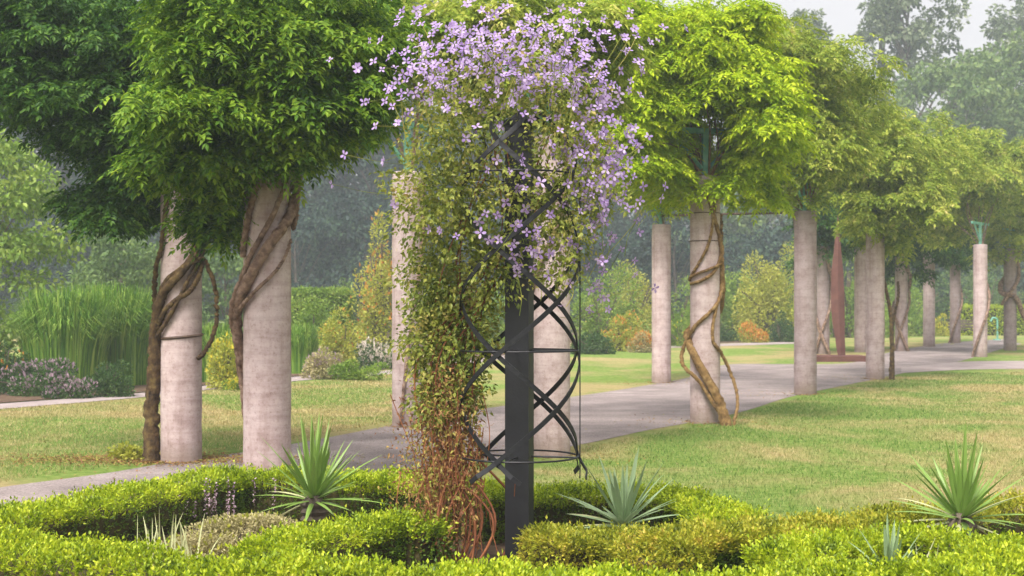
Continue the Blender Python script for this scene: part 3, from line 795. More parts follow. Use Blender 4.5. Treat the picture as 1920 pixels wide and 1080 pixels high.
for k in range(6):
    V, F, mi = flower_mesh(k, (4, 5, 4, 6, 5, 4)[k])
    fm.append(mesh("flower", V, F, [M['petal'], M['stamen']], mi))
fl = []
def scat(n, px, py, sx, sy, dy=(-0.45, 0.3)):
    for _ in range(n):
        fl.append((cr.normal(px, sx), cr.normal(py, sy), cr.uniform(*dy)))
scat(420, 960, 110, 105, 52); scat(90, 840, 110, 45, 55); scat(28, 1080, 120, 45, 45); scat(120, 1105, 270, 42, 85, (-0.42, 0.1)); scat(120, 1140, 330, 28, 65, (-0.35, 0.1)); scat(22, 1000, 340, 60, 60, (-0.5, -0.35)); scat(30, 1040, 470, 50, 45, (-0.5, -0.2)); scat(16, 1110, 500, 40, 40); scat(12, 940, 440, 40, 40, (-0.5, -0.35)); scat(14, 800, 170, 30, 40)
fixed = [(622, 345), (1206, 350), (1247, 350), (1191, 515), (1228, 540), (1190, 488), (740, 382), (825, 432), (805, 430), (646, 290), (682, 192), (700, 115), (716, 130), (722, 190), (735, 200), (704, 236), (719, 302), (690, 190), (1125, 118), (1172, 70), (1140, 580), (1105, 575), (988, 395), (935, 240), (1190, 240), (780, 20), (790, 45), (1030, 20), (905, 40), (1240, 372)]
fl = [(x, y, -0.3) for x, y in fixed] + fl
def fl_basis(px, py, dy):
    p = P(px, py, TD + dy) - C0
    nrm = norm(np.array([(px - 960) / 400 + cr.normal(0, 0.4), -0.9 + cr.normal(0, 0.35), (300 - py) / 350 + cr.normal(0, 0.4)]))
    x = norm(np.cross(nrm, cr.standard_normal(3))); return p, nrm, x, np.cross(nrm, x)
extraV, extraF, off = [], [], 0
pet = []
for i, (px, py, dy) in enumerate(fl):
    p, nrm, x, y = fl_basis(px, py, dy); k = cr.uniform(0.023, 0.037)
    if i < 300:
        o = obj("flower", fm[int(cr.integers(0, 6))], cl)
        o.matrix_local = Matrix(((x[0] * k, y[0] * k, nrm[0] * k, p[0]), (x[1] * k, y[1] * k, nrm[1] * k, p[1]), (x[2] * k, y[2] * k, nrm[2] * k, p[2]), (0, 0, 0, 1)))
    else:
        V, F, mi = flower_mesh(i, 4)
        extraV.append(p + k * (V[:, :1] * x + V[:, 1:2] * y + V[:, 2:] * nrm)); extraF.append(F + off); off += len(V); pet += mi
    if i < len(fixed):           # a thin stalk back to the vine
        q = P(960 + (px - 960) * 0.62, py + 20, TD) - C0
        V, F = tube([q, (p + q) / 2 + [0, 0, cr.uniform(-0.05, 0.09)], p], 0.0014, 4, 10, 0, cr)
        obj("stalk", mesh("stalk", V, F, M['clem_leaf']), cl)
obj("blossoms", mesh("blossoms", np.vstack(extraV), np.vstack(extraF), [M['petal'], M['stamen']], pet), cl, kind="stuff")
# fine pale flower stalks through the crown
parts = []
for k in range(160):
    px, py, dy = fl[int(cr.integers(len(fixed), len(fl)))]
    p = P(px, py, TD + dy) - C0; q = p + [cr.normal(0, 0.06) - (px - 960) * 0.0005, cr.normal(0, 0.05), -cr.uniform(0.1, 0.3)]
    parts.append(tube([q, (p + q) / 2 + cr.normal(0, 0.015, 3), p], 0.0022, 4, 6, 0, cr))
V, F = join(parts)
obj("flower_shoots", mesh("flower_shoots", V, F, M['clem_leaf']), cl, kind="stuff")

# ------------------------------------------------------------------ box hedges of the knot garden
def hedge(label, pts, ztop, width, mat, seed, side_mat=None, dens=1.0):
    r = np.random.default_rng(seed)
    C3 = np.array([GH(x, y, ztop)[:2] for x, y in pts])
    ln = np.linalg.norm(np.diff(C3, axis=0), axis=1).sum()
    n = max(12, int(ln / 0.06))
    c = spline(C3, n)
    base = c[n // 2]
    t = thing("box_hedge", label, "hedge", (base[0], base[1], 0), "clipped box hedges of the knot garden")
    T = norm(np.gradient(c, axis=0)); Nn = np.column_stack([-T[:, 1], T[:, 0]])
    # dark woody core
    prof = [(-0.40, 0.0), (-0.44, 0.4), (-0.38, 0.78), (-0.2, 0.87), (0.2, 0.87), (0.38, 0.78), (0.44, 0.4), (0.40, 0.0)]
    k = len(prof)
    hw = width * (1 + 0.06 * np.sin(np.arange(n) * 0.5 + seed))
    V = np.array([[c[i][0] - base[0] + Nn[i][0] * u * hw[i] * 0.9, c[i][1] - base[1] + Nn[i][1] * u * hw[i] * 0.9, z * ztop * 0.93] for i in range(n) for u, z in prof])
    F = [[i * k + j, i * k + j + 1, (i + 1) * k + j + 1, (i + 1) * k + j] for i in range(n - 1) for j in range(k - 1)]
    F += [list(range(k)), [(n - 1) * k + j for j in range(k)][::-1]]
    obj("branches", mesh("branches", V, F, M['twig']), t)
    # leafy sprigs over the surface
    area = ln * (width + 2 * ztop)
    m = int(area * 3200 * dens)
    s = r.uniform(-0.5, n - 0.5, m); i = np.clip(s.astype(int), 0, n - 1)
    prm = r.uniform(-1, 1, m)
    tot = width / 2 + ztop
    q = np.abs(prm) * tot
    top = q < width / 2
    u = np.where(top, q, width / 2) * np.sign(prm)
    z = np.where(top, ztop, ztop - (q - width / 2))
    edge = np.clip((np.abs(u) - 0.3 * width) / (0.2 * width), 0, 1)
    z = z - np.where(top, edge ** 2 * 0.06, 0)
    bulge = 1 + 0.10 * np.sin(i * 0.31 + seed) + 0.07 * np.sin(i * 0.77 + 2 * seed)
    u = u * np.where(top, 1, bulge) * (hw[i] / width)
    z = z * (1 + 0.05 * np.sin(i * 0.43 + seed * 1.7) + 0.03 * np.sin(i * 1.1 + prm * 6))
    dirn = np.where(top[:, None], np.column_stack([r.normal(0, 0.35, m), r.normal(0, 0.35, m), np.ones(m)]),
                    np.column_stack([Nn[i] * np.sign(prm)[:, None] * 0.8, np.full(m, 0.55)]) + r.normal(0, 0.35, (m, 3)))
    dirn = norm(dirn)
    endf = (i < 2) | (i > n - 3)
    B = np.column_stack([c[i] - base + Nn[i] * u[:, None], z]) - dirn * r.uniform(0.0, 0.05, (m, 1))
    # sprigs closing both rounded ends
    me_ = int(width * ztop * 3700 * dens) * 3
    e = r.integers(0, 2, me_); ii = np.where(e == 0, 0, n - 1); sg = np.where(e == 0, -1.0, 1.0)
    uu_ = r.uniform(-0.5, 0.5, me_); zz_ = r.uniform(0.0, 1.0, me_) * ztop
    TT = T[ii] * sg[:, None]
    outw = 0.09 * np.sqrt(np.clip(1 - (2 * uu_) ** 2, 0, 1)) * np.clip(1.6 - zz_ / ztop, 0.4, 1) + r.uniform(-0.02, 0.03, me_)
    Be = np.column_stack([c[ii] - base + Nn[ii] * (uu_ * width)[:, None] + TT * outw[:, None], zz_])
    de = norm(np.column_stack([TT * 0.8, np.full(me_, 0.55)]) + r.normal(0, 0.35, (me_, 3)))
    B = np.vstack([B, Be]); dirn = np.vstack([dirn, de]); z = np.concatenate([z, zz_]); top = np.concatenate([top, np.zeros(me_, bool)]); m += me_
    # sprig = 5 small leaves up a short shoot
    SL = r.uniform(0.02, 0.06, m) * np.where(r.uniform(0, 1, m) < 0.1, 1.5, 1)
    bb, dd, ll = [], [], []
    for kk in range(4):
        tpos = kk / 3
        rd = norm(np.cross(dirn, r.standard_normal((m, 3))))
        bb.append(B + dirn * (SL * tpos)[:, None]); dd.append(norm(dirn * 0.75 + rd * (0.9 - 0.6 * tpos)))
        ll.append(r.uniform(0.017, 0.030, m))
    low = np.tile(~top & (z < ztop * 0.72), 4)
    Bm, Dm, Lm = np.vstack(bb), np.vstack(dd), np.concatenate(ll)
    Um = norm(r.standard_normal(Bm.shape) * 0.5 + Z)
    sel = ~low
    V, F = leaves(Bm[sel], Dm[sel], Um[sel], Lm[sel], Lm[sel] * 0.55, 0.1, 0.0)
    obj("foliage", mesh("foliage", V, F, mat), t, kind="stuff")
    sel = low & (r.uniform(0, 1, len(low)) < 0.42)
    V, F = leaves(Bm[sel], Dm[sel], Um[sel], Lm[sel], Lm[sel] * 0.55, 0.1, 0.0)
    obj("lower_foliage", mesh("lower_foliage", V, F, side_mat or M['hedge_shaded']), t, kind="stuff")
    return t

hedge("long clipped golden hedge along the path in front of the stout column", [(-480, 1040), (-140, 990), (60, 958), (250, 920), (430, 888), (600, 892), (780, 898), (930, 925)], 0.34, 0.46, M['hedge'], 1)
hedge("golden hedge ending round the bluish yucca at the lawn edge", [(960, 925), (1080, 920), (1200, 922), (1300, 935), (1360, 962), (1380, 1005)], 0.30, 0.40, M['hedge'], 2)
hedge("golden hedge in front of the pale spiky sprigs and mounded tan plant", [(-200, 1000), (-20, 1012), (150, 1035), (350, 1062), (600, 1070), (850, 1080), (1010, 1086), (1150, 1095), (1260, 1110)], 0.36, 0.50, M['hedge'], 3)
hedge("short golden hedge with dark side between the left yucca and the clematis foot", [(500, 1028), (570, 1003), (660, 982), (740, 974), (805, 976)], 0.32, 0.40, M['hedge'], 4)
hedge("low olive hedge with orange tips at the foot of the black iron post", [(1030, 1006), (1090, 1001), (1150, 1003), (1210, 1014), (1250, 1040)], 0.25, 0.5, M['hedge_olive'], 5, M['hedge_olive'])
hedge("olive hedge with brown side running behind the right yucca along the lawn", [(1250, 1006), (1350, 996), (1450, 992), (1580, 980), (1740, 962), (1990, 938), (2400, 915)], 0.32, 0.40, M['hedge_olive'], 6, M['hedge_shaded'])
hedge("golden hedge in front of the right yucca's bare foot", [(1470, 1036), (1550, 1014), (1660, 1004), (1780, 1007), (1900, 1022), (2030, 1030), (2350, 1020)], 0.33, 0.36, M['hedge'], 7)
hedge("golden hedge beside the small stiff blue-green yucca", [(1230, 1112), (1360, 1092), (1480, 1078), (1600, 1074), (1700, 1088)], 0.33, 0.42, M['hedge'], 8)
hedge("golden hedge beside the cream spike and small stiff yucca", [(1740, 1075), (1820, 1060), (1920, 1050), (2080, 1055), (2350, 1070)], 0.36, 0.5, M['hedge'], 9)

# ------------------------------------------------------------------ yuccas and bed plants
def yucca(label, px, py, d, leafn, Lr, mat, trunk, seed, upright=0.5, wid=0.041, dead=True):
    r = np.random.default_rng(seed)
    p = P(px, py, d)
    t = thing("yucca_plant", label, "yucca", (p[0], p[1], 0))
    z0 = p[2]
    if trunk:
        V, F = lathe([(0.0, 0), (trunk * 0.9, 0.0)] + [(trunk * (1 + 0.12 * (-1) ** k), z) for k, z in enumerate(np.linspace(0.02, z0, 12))] + [(trunk * 0.5, z0 + 0.04), (0, z0 + 0.05)], 12)
        V[:, :2] *= 1 + r.normal(0, 0.06, (len(V), 1))
        obj("trunk", mesh("trunk", V, F, M['bark_tree']), t)
    for k in range(leafn):
        f = (k + 0.5) / leafn
        az = k * 2.39996 + r.normal(0, 0.15)
        el = math.radians(np.interp(f, [0, 0.25, upright, 1], [-8, 20, 52, 84])) + r.normal(0, 0.16)
        L = r.uniform(Lr[0] * 0.75, Lr[1]) * (0.85 + 0.15 * f)
        droop = 0.12 * (1 - f) + r.uniform(0, 0.14)
        n = 8; s = np.linspace(0, 1, n)
        h = np.array([math.cos(az) * math.cos(el), math.sin(az) * math.cos(el), math.sin(el)])
        sd = np.array([-math.sin(az), math.cos(az), 0]); up = np.cross(h, sd) * -1
        c = h * (s[:, None] * L + 0.02) - Z * (droop * L * s ** 2)[:, None] + [0, 0, z0]
        wv = wid * (0.55 + 0.45 * np.sin(math.pi * np.minimum(1, s * 1.5 + 0.05) * 0.6)) * (1 - s ** 2.4) * r.uniform(0.8, 1.15) + 0.0008
        V = np.stack([c + sd * wv[:, None] / 2 - up * wv[:, None] * -0.22, c, c - sd * wv[:, None] / 2 + up * wv[:, None] * 0.22], 1).reshape(-1, 3)
        F = np.array([[i * 3 + j, i * 3 + j + 1, (i + 1) * 3 + j + 1, (i + 1) * 3 + j] for i in range(n - 1) for j in (0, 1)])
        mt = M['yucca_pale'] if dead and f < 0.2 and r.uniform() < 0.5 else mat
        obj("leaf", mesh("leaf", V, F, mt), t)
    return t

yucca("spiky green yucca on a stubby trunk in front of the stout column", 588, 938, 9.2, 66, (0.5, 0.68), M['yucca'], 0.085, 1)
yucca("trunkless bluish grey yucca clump at the lawn edge right of the black post", 1168, 985, 8.75, 60, (0.40, 0.58), M['yucca_blue'], 0.0, 2, 0.6)
yucca("spiky green yucca on a stubby trunk beside the lawn hedge", 1802, 975, 7.95, 68, (0.46, 0.64), M['yucca'], 0.085, 3)
yucca("small stiff blue-green yucca poking up between the front hedges", 1668, 1085, 6.7, 30, (0.22, 0.34), M['yucca_blue'], 0.0, 4, 0.25, 0.03, False)

def mound(name, label, cat, px, py, d, rx, ry, rz, mat, n, leaf, seed, spikes=0, smat=None, slen=(0.1, 0.2), group=None):
    r = np.random.default_rng(seed)
    x = (px - CX) * d / FPX; g0 = float(gz(d))
    t = thing(name, label, cat, (x, d, g0), group)
    nl = 16
    lc = norm(r.standard_normal((nl, 3)) * [1, 1, 0.7] + [0, 0, 0.5]) * r.uniform(0.35, 0.78, (nl, 1)); lc[:, 2] = np.abs(lc[:, 2])
    ls = r.uniform(0.2, 0.42, nl); li = r.integers(0, nl, n)
    dd = norm(r.standard_normal((n, 3)) + [0, -0.15, 0.3])
    q = lc[li] + dd * (ls[li] * r.uniform(0.45, 1.05, n) ** 0.6)[:, None]
    q[:, 2] = np.abs(q[:, 2])
    B = q * [rx, ry, rz]
    D = norm(dd + r.standard_normal((n, 3)) * 0.6 + [0, 0, 0.2]); L = r.uniform(0.7, 1.3, n) * leaf
    V, F = leaves(B, D, norm(r.standard_normal((n, 3)) + [0, 0, 1.0]), L, L * 0.5)
    obj("foliage", mesh("foliage", V, F, mat), t, kind="stuff")
    parts = []
    for k in range(9):
        e = norm(r.standard_normal(3) + [0, 0, 1.2]) * [rx, ry, rz] * 0.8; e[2] = abs(e[2])
        parts.append(tube([(r.normal(0, 0.1 * rx), r.normal(0, 0.1 * ry), 0), e * 0.5 + [0, 0, 0.1 * rz], e], [0.02 * rz + 0.004, 0.012 * rz + 0.003, 0.004 * rz + 0.002], 5, 8))
    V, F = join(parts); obj("stems", mesh("stems", V, F, M['bark_tree']), t)
    if spikes:
        dd = norm(r.standard_normal((spikes, 3)) + [0, -0.2, 0.8]); dd[:, 2] = np.abs(dd[:, 2])
        si = r.integers(0, nl, spikes); B = (lc[si] + dd * (ls[si] * r.uniform(0.8, 1.08, spikes))[:, None]) * [rx, ry, rz]; L = r.uniform(*slen, spikes)
        V, F = leaves(B, norm(dd * 0.5 + Z + r.normal(0, 0.2, (spikes, 3))), norm(r.standard_normal((spikes, 3))), L, L * 0.35)
        V2, F2 = leaves(B, norm(dd * 0.5 + Z + r.normal(0, 0.3, (spikes, 3))), norm(r.standard_normal((spikes, 3))), L * 0.8, L * 0.4)
        V, F = join([(V, F), (V2, F2)])
        obj("blooms", mesh("blooms", V, F, smat), t, kind="stuff")
    return t

mound("tan_shrub", "low tan mounded plant inside the golden hedges below the left yucca", "shrub", 445, 0, 8.9, 0.58, 0.36, 0.30, M['shrub_tan'], 14000, 0.022, 31, 200, M['shrub_y'], (0.03, 0.06))
mound("dark_shrub", "small dark olive mounded plant beside the tan one below the left yucca", "shrub", 520, 0, 8.45, 0.2, 0.2, 0.2, M['shrub_d'], 3500, 0.022, 32, 160, M['shrub_tan'], (0.03, 0.05))

def sprig_clump(name, label, px, d, n, h, spread, mat, seed, wd=0.012):
    r = np.random.default_rng(seed)
    t = thing(name, label, "plant", ((px - CX) * d / FPX, d, 0))
    for k in range(n):
        x, y = r.normal(0, spread), r.normal(0, 0.1); hh = r.uniform(*h); ln = r.normal(0, 0.06, 2)
        s = np.linspace(0, 1, 6); c = np.column_stack([x + ln[0] * s ** 2, y + ln[1] * s ** 2, s * hh])
        wv = wd * (1 - s ** 3) * r.uniform(0.7, 1.2) + 0.0006; a = r.uniform(-0.7, 0.7); sd = np.array([math.cos(a), math.sin(a), 0])
        V = np.stack([c + sd * wv[:, None], c + np.array([-sd[1], sd[0], 0]) * 0.3 * wv[:, None], c - sd * wv[:, None]], 1).reshape(-1, 3)
        F = np.array([[i * 3 + j, i * 3 + j + 1, (i + 1) * 3 + j + 1, (i + 1) * 3 + j] for i in range(5) for j in (0, 1)])
        obj("leaf", mesh("leaf", V, F, mat), t)
sprig_clump("iris_plant", "clump of pale cream upright blades beside the mounded tan plant", 318, 7.9, 26, (0.25, 0.44), 0.10, M['yucca_pale'], 5, 0.007)
sprig_clump("iris_plant", "pair of cream upright spikes beside the small stiff yucca", 1735, 6.7, 5, (0.36, 0.46), 0.03, M['yucca_pale'], 6, 0.008)
def sage(label, px, d, seed, n=26):
    r = np.random.default_rng(seed)
    t = thing("sage_plant", label, "plant", ((px - CX) * d / FPX, d, 0))
    for k in range(n):
        x, y, h = r.normal(0, 0.18), r.normal(0, 0.08), r.uniform(0.2, 0.42)
        V, F = tube([(x, y, 0), (x + r.normal(0, 0.02), y, h * 0.6), (x + r.normal(0, 0.03), y, h)], [0.003, 0.003, 0.002], 4, 6)
        s = obj("stem", mesh("stem", V, F, M['twig']), t)
        m = 16; B = np.column_stack([np.full(m, x), np.full(m, y), np.linspace(h * 0.45, h, m)]); D = norm(r.standard_normal((m, 3)) + [0, 0, 0.3])
        V, F = leaves(B, D, norm(r.standard_normal((m, 3)) + Z), 0.022, 0.014)
        obj("bloom", mesh("bloom", V, F, M['bloom_pink']), s)
sage("faded mauve flower spikes against the long golden hedge", 395, 9.7, 8)

# litter and weeds round the mossy trunk
ga = cols['a'][0]
mound("weed_clump", "small yellow-green weedy clump at the foot of the mossy trunk", "plant", 250, 0, ga[1] + 0.15, 0.28, 0.2, 0.2, M['shrub_y'], 900, 0.05, 41)
r = np.random.default_rng(44); m = 5000
B = np.column_stack([ga[0] + r.normal(-0.3, 0.8, m), ga[1] + r.normal(0.15, 0.28, m), np.full(m, 0.022)])
V, F = leaves(B, norm(r.standard_normal((m, 3)) * [1, 1, 0.25]), norm(r.normal(0, 0.3, (m, 3)) + Z), r.uniform(0.02, 0.05, m), r.uniform(0.012, 0.022, m))
o = obj("leaf_litter", mesh("leaf_litter", V, F, M['clem_dry']), kind="stuff"); o["category"] = "leaf litter"; o["label"] = "reddish brown fallen leaves round the foot of the mossy trunk"; o["category"] = "leaf litter"

pp = []
for key in 'AaBbCcDE':
    g_ = cols[key][0]
    pp.append(np.column_stack([g_[0] + r.normal(0, 0.7, 260), g_[1] + r.normal(0, 0.7, 260)]))
    pp.append(g_[:2] + norm(r.standard_normal((160, 2))) * (RC + np.abs(r.normal(0.02, 0.06, (160, 1)))))
pp = np.vstack(pp); m = len(pp)
B = np.column_stack([pp, gz(pp[:, 1]) + 0.02])
V, F = leaves(B, norm(r.standard_normal((m, 3)) * [1, 1, 0.25]), norm(r.normal(0, 0.3, (m, 3)) + Z), r.uniform(0.02, 0.05, m), r.uniform(0.012, 0.022, m))
o = obj("leaf_litter", mesh("leaf_litter", V, F, M['clem_dry']), kind="stuff"); o["label"] = "scattered dry leaves on the walk and round the column feet"; o["category"] = "leaf litter"

# ------------------------------------------------------------------ rusty steel blade
gs = G(1577, 676)
sc_ = thing("steel_sculpture", "tall rusty steel blade sculpture pointing up from a flat rusty plinth", "sculpture", gs)
kk = gs[1] / FPX
lv_ = [(404, 1571.0, 1571.8), (430, 1568, 1573.5), (470, 1563.5, 1577), (510, 1559, 1581), (550, 1558, 1583), (585, 1558.5, 1584), (610, 1561, 1584), (635, 1566, 1584), (655, 1568, 1585), (672, 1572, 1585)]
V, F = [], []
for py, a, b in lv_:
    z = (672 - py) * kk + 0.1; xa, xb = (a - 1577) * kk, (b - 1577) * kk; xm, dp = (xa + xb) / 2, max(0.008, (xb - xa) * 0.22)
    V += [(xa, 0, z), (xm, -dp, z), (xb, 0, z), (xm, dp, z)]
for i in range(len(lv_) - 1):
    for j in range(4):
        F.append((i * 4 + j, (i + 1) * 4 + j, (i + 1) * 4 + (j + 1) % 4, i * 4 + (j + 1) % 4))
F += [(0, 1, 2, 3), tuple(len(V) - 4 + j for j in (3, 2, 1, 0))]
obj("blade", mesh("blade", V, F, M['rust']), sc_)
V, F = box(-62 * kk, 43 * kk, -0.75, 0.75, -0.02, 0.15); obj("plinth", mesh("plinth", V, F, M['rust']), sc_)

# ------------------------------------------------------------------ back beds: shrubs, grasses, flowers
def tall_grass(label, px, py, h, spread, seed, n=2600, mat='grass_tall'):
    r = np.random.default_rng(seed); g = G(px, py)
    t = thing("ornamental_grass", label, "grass", g)
    a = r.uniform(0, 2 * math.pi, n); R = spread * 0.8 * np.sqrt(r.uniform(0, 1, n)); fr = r.uniform(0, 1, n) ** 0.7; out = fr * spread * 0.6; hh = h * r.uniform(0.72, 1.08, n) * (1.05 - 0.3 * fr ** 2)
    s = np.linspace(0, 1, 6)
    dirs = np.column_stack([np.cos(a), np.sin(a)])
    Vv = []
    for k in range(6):
        z = hh * np.sin(s[k] * (1.6 + 0.4 * fr)); q = dirs * (R + out * s[k] ** 1.9)[:, None]
        wv = 0.014 * (1 - s[k] ** 2) + 0.001
        sd = np.column_stack([-dirs[:, 1], dirs[:, 0]]) * wv
        Vv += [np.column_stack([q + sd, z]), np.column_stack([q - sd, z])]
    V = np.stack(Vv, 1).reshape(-1, 3); b = np.arange(n)[:, None] * 12
    F = np.concatenate([b + [2 * k, 2 * k + 1, 2 * k + 3, 2 * k + 2] for k in range(5)])
    obj("blades", mesh("blades", V, F, M[mat]), t, kind="stuff")

tall_grass("broad clump of tall arching green grass behind the mossy trunk", 205, 722, 2.05, 1.15, 1, 4200)
tall_grass("narrower tall green grass clump beside the light green leafy tree", 120, 732, 1.95, 1.0, 2, 3400)
tall_grass("low green grass clump seen between the two left columns", 405, 716, 1.25, 0.6, 3, 1600)
tall_grass("short green grass tuft just right of the stout column", 562, 700, 1.2, 0.5, 4, 1200)

def sx(px, d): return (px - CX) * d / FPX
shrubs = [
 # name, label, category, px, d, rx, ry, rz, mat, n, leaf, spikes, spike mat
 ("mauve_shrub", "low shrub dotted with mauve blooms along the narrow back walk", "shrub", 60, 25.5, 1.1, 0.7, 0.85, 'shrub_d', 5000, 0.06, 500, 'bloom_pink'),
 ("mauve_shrub", "mauve flowering low plant below the tall arching grass", "shrub", 130, 24.6, 0.55, 0.4, 0.5, 'shrub_d', 2500, 0.05, 420, 'bloom_pink'),
 ("dark_shrub", "dense dark green low shrub beside the mauve flowers", "shrub", 205, 25.2, 0.6, 0.5, 0.75, 'shrub_d', 4000, 0.05, 0, None),
 ("dark_shrub", "dark green shrub at the picture's left bed behind the mauve blooms", "shrub", 10, 26.5, 0.9, 0.7, 1.1, 'shrub_d', 4000, 0.07, 60, 'bloom_orange'),
 ("yellow_shrub", "yellow-green leafy plant with yellow blooms seen between the left columns", "shrub", 425, 28.0, 0.5, 0.5, 1.25, 'shrub_y', 3000, 0.07, 150, 'bloom_yellow'),
 ("yellow_flower_plant", "low bright yellow flowering plant at the walk edge between the left columns", "plant", 440, 27.2, 0.25, 0.25, 0.3, 'shrub_l', 900, 0.05, 160, 'bloom_yellow'),
 ("green_shrub", "clipped mid green shrub behind the stout column's right side", "shrub", 590, 40.0, 1.3, 1.0, 2.1, 'shrub_l', 6000, 0.09, 0, None),
 ("yellow_shrub", "pale yellow-green mounded shrub near the cream blooms", "shrub", 645, 38.0, 0.9, 0.8, 1.55, 'shrub_y', 5000, 0.08, 80, 'bloom_orange'),
 ("cream_flower_shrub", "low shrub topped with cream white blooms left of the clematis", "shrub", 700, 36.0, 0.75, 0.7, 0.95, 'shrub_d', 3500, 0.07, 700, 'bloom_white'),
 ("tan_shrub", "tan and mauve tinged low plant beneath the cream blooms", "shrub", 610, 31.5, 0.6, 0.5, 0.85, 'shrub_tan', 3200, 0.06, 200, 'bloom_pink'),
 ("green_shrub", "bright green low ground plant under the cream blooms", "shrub", 675, 31.0, 0.8, 0.6, 0.5, 'shrub_l', 3500, 0.06, 0, None),
 ("airy_shrub", "tall airy yellow-orange shrub showing left of the clematis", "shrub", 715, 44.0, 1.1, 1.0, 4.6, 'shrub_y', 7000, 0.11, 300, 'bloom_orange'),
 ("green_shrub", "broad green shrub filling in behind the clematis", "shrub", 870, 46.0, 2.2, 1.5, 3.2, 'shrub_l', 8000, 0.12, 0, None),
 ("green_shrub", "green shrub showing between the black lattice and the slender column", "shrub", 1130, 50.0, 1.7, 1.4, 3.4, 'shrub_l', 8000, 0.11, 0, None),
 ("orange_flower_plant", "orange tinged flowering bed plant left of the slender column", "plant", 1165, 46.0, 1.0, 0.7, 1.25, 'shrub_y', 4000, 0.08, 260, 'bloom_orange'),
 ("green_shrub", "low grey-green bed plant at the back lawn by the black lattice", "shrub", 1110, 44.0, 0.8, 0.7, 1.0, 'shrub_d', 3500, 0.08, 0, None),
 ("green_shrub", "light green rounded shrub just right of the slender column", "shrub", 1272, 52.0, 1.3, 1.2, 2.6, 'shrub_l', 6000, 0.10, 0, None),
 ("pale_shrub", "tall pale yellow-green shrub between the golden vine and mottled column", "shrub", 1440, 58.0, 2.2, 1.8, 4.9, 'shrub_y', 10000, 0.13, 0, None),
 ("green_shrub", "green shrub behind the orange flowers beside the golden vine", "shrub", 1385, 60.0, 1.8, 1.6, 3.8, 'shrub_l', 9000, 0.13, 0, None),
 ("orange_flower_plant", "orange flowering clump on the back lawn beside the golden vine", "plant", 1412, 55.0, 0.75, 0.6, 1.0, 'shrub_y', 2500, 0.08, 900, 'bloom_orange'),
 ("dark_shrub", "dark green clipped shrub at the back lawn by the mottled column", "shrub", 1465, 56.0, 0.7, 0.6, 1.35, 'shrub_d', 4000, 0.08, 0, None),
 ("green_shrub", "green shrub behind the rusty steel blade", "shrub", 1590, 66.0, 3.0, 2.0, 4.2, 'shrub_l', 9000, 0.14, 0, None),
 ("dark_shrub", "dark green shrub between the distant columns", "shrub", 1715, 78.0, 3.0, 2.0, 4.0, 'shrub_d', 8000, 0.15, 0, None),
 ("yellow_flower_plant", "yellowish plant at the foot of the distant columns", "plant", 1765, 70.0, 0.9, 0.7, 1.3, 'shrub_y', 2500, 0.09, 120, 'bloom_yellow'),
 ("pale_shrub", "pale green loose shrub showing right of the black lattice behind the perennials", "shrub", 1190, 60.0, 2.2, 1.8, 4.2, 'shrub_y', 9000, 0.12, 0, None),
 ("pale_shrub", "light yellow-green shrub filling in beside the golden vine", "shrub", 1345, 64.0, 2.0, 1.8, 4.0, 'shrub_l', 9000, 0.12, 0, None),
 ("green_shrub", "leafy light green shrub touching the mottled column's left side", "shrub", 1480, 62.0, 1.8, 1.6, 3.6, 'shrub_l', 8000, 0.12, 0, None),
 ("green_shrub", "mid green shrub beyond the columns left of the copper bracket column", "shrub", 1660, 70.0, 2.6, 2.0, 4.4, 'shrub_l', 8000, 0.13, 0, None),
 ("orange_flower_plant", "low orange and tan perennial clump under the slender column", "plant", 1205, 45.0, 0.6, 0.5, 0.85, 'shrub_tan', 2500, 0.07, 420, 'bloom_orange'),
 ("green_shrub", "low green perennial clump just right of the slender column", "shrub", 1275, 50.0, 0.9, 0.7, 1.1, 'shrub_l', 3500, 0.08, 60, 'bloom_yellow'),
 ("dark_shrub", "dark low shrub beneath the pale shrub near the golden vine", "shrub", 1345, 57.0, 1.0, 0.7, 1.2, 'shrub_d', 3500, 0.08, 0, None),
 ("green_shrub", "loose light green shrub left of the tall airy yellow-orange one", "shrub", 640, 52.0, 1.4, 1.2, 3.0, 'forest_l', 6000, 0.11, 0, None),
 ("green_shrub", "muted green shrub behind the pale column with the copper bracket", "shrub", 1850, 86.0, 4.0, 2.5, 4.6, 'forest_l', 9000, 0.17, 0, None),
]
for i, (nm, lab, cat, px, d, rx, ry, rz, mt, n, lf, sp, sm) in enumerate(shrubs):
    mound(nm, lab, cat, px, 0, d, rx, ry, rz, M[mt], n, lf, 200 + i, sp, M[sm] if sm else None, (lf * 0.9, lf * 1.8))

# clipped hedge, bench and tap post at the far end of the walk
def clipped(label, x0, x1, y0, y1, h, seed, mat='hedge'):
    r = np.random.default_rng(seed); zc = float(gz(y0)); cx, cy = (x0 + x1) / 2, (y0 + y1) / 2
    t = thing("clipped_hedge", label, "hedge", (cx, cy, zc))
    V, F = box(x0 - cx + 0.1, x1 - cx - 0.1, y0 - cy + 0.1, y1 - cy - 0.1, 0, h - 0.1); obj("branches", mesh("branches", V, F, M['twig']), t)
    n = 9000; q = np.column_stack([r.uniform(x0 - cx, x1 - cx, n), r.uniform(y0 - cy, y1 - cy, n), r.uniform(0, h, n)])
    f = r.integers(0, 3, n); q[f == 0, 2] = h; q[f == 1, 1] = y0 - cy; q[f == 2, 0] = np.where(r.uniform(0, 1, (f == 2).sum()) < 0.5, x0 - cx, x1 - cx)
    V, F = leaves(q + r.normal(0, 0.05, q.shape), norm(r.standard_normal((n, 3)) + [0, -0.4, 0.6]), norm(r.standard_normal((n, 3)) + Z), 0.12, 0.07)
    obj("foliage", mesh("foliage", V, F, M[mat]), t, kind="stuff")
d_ = 72.0
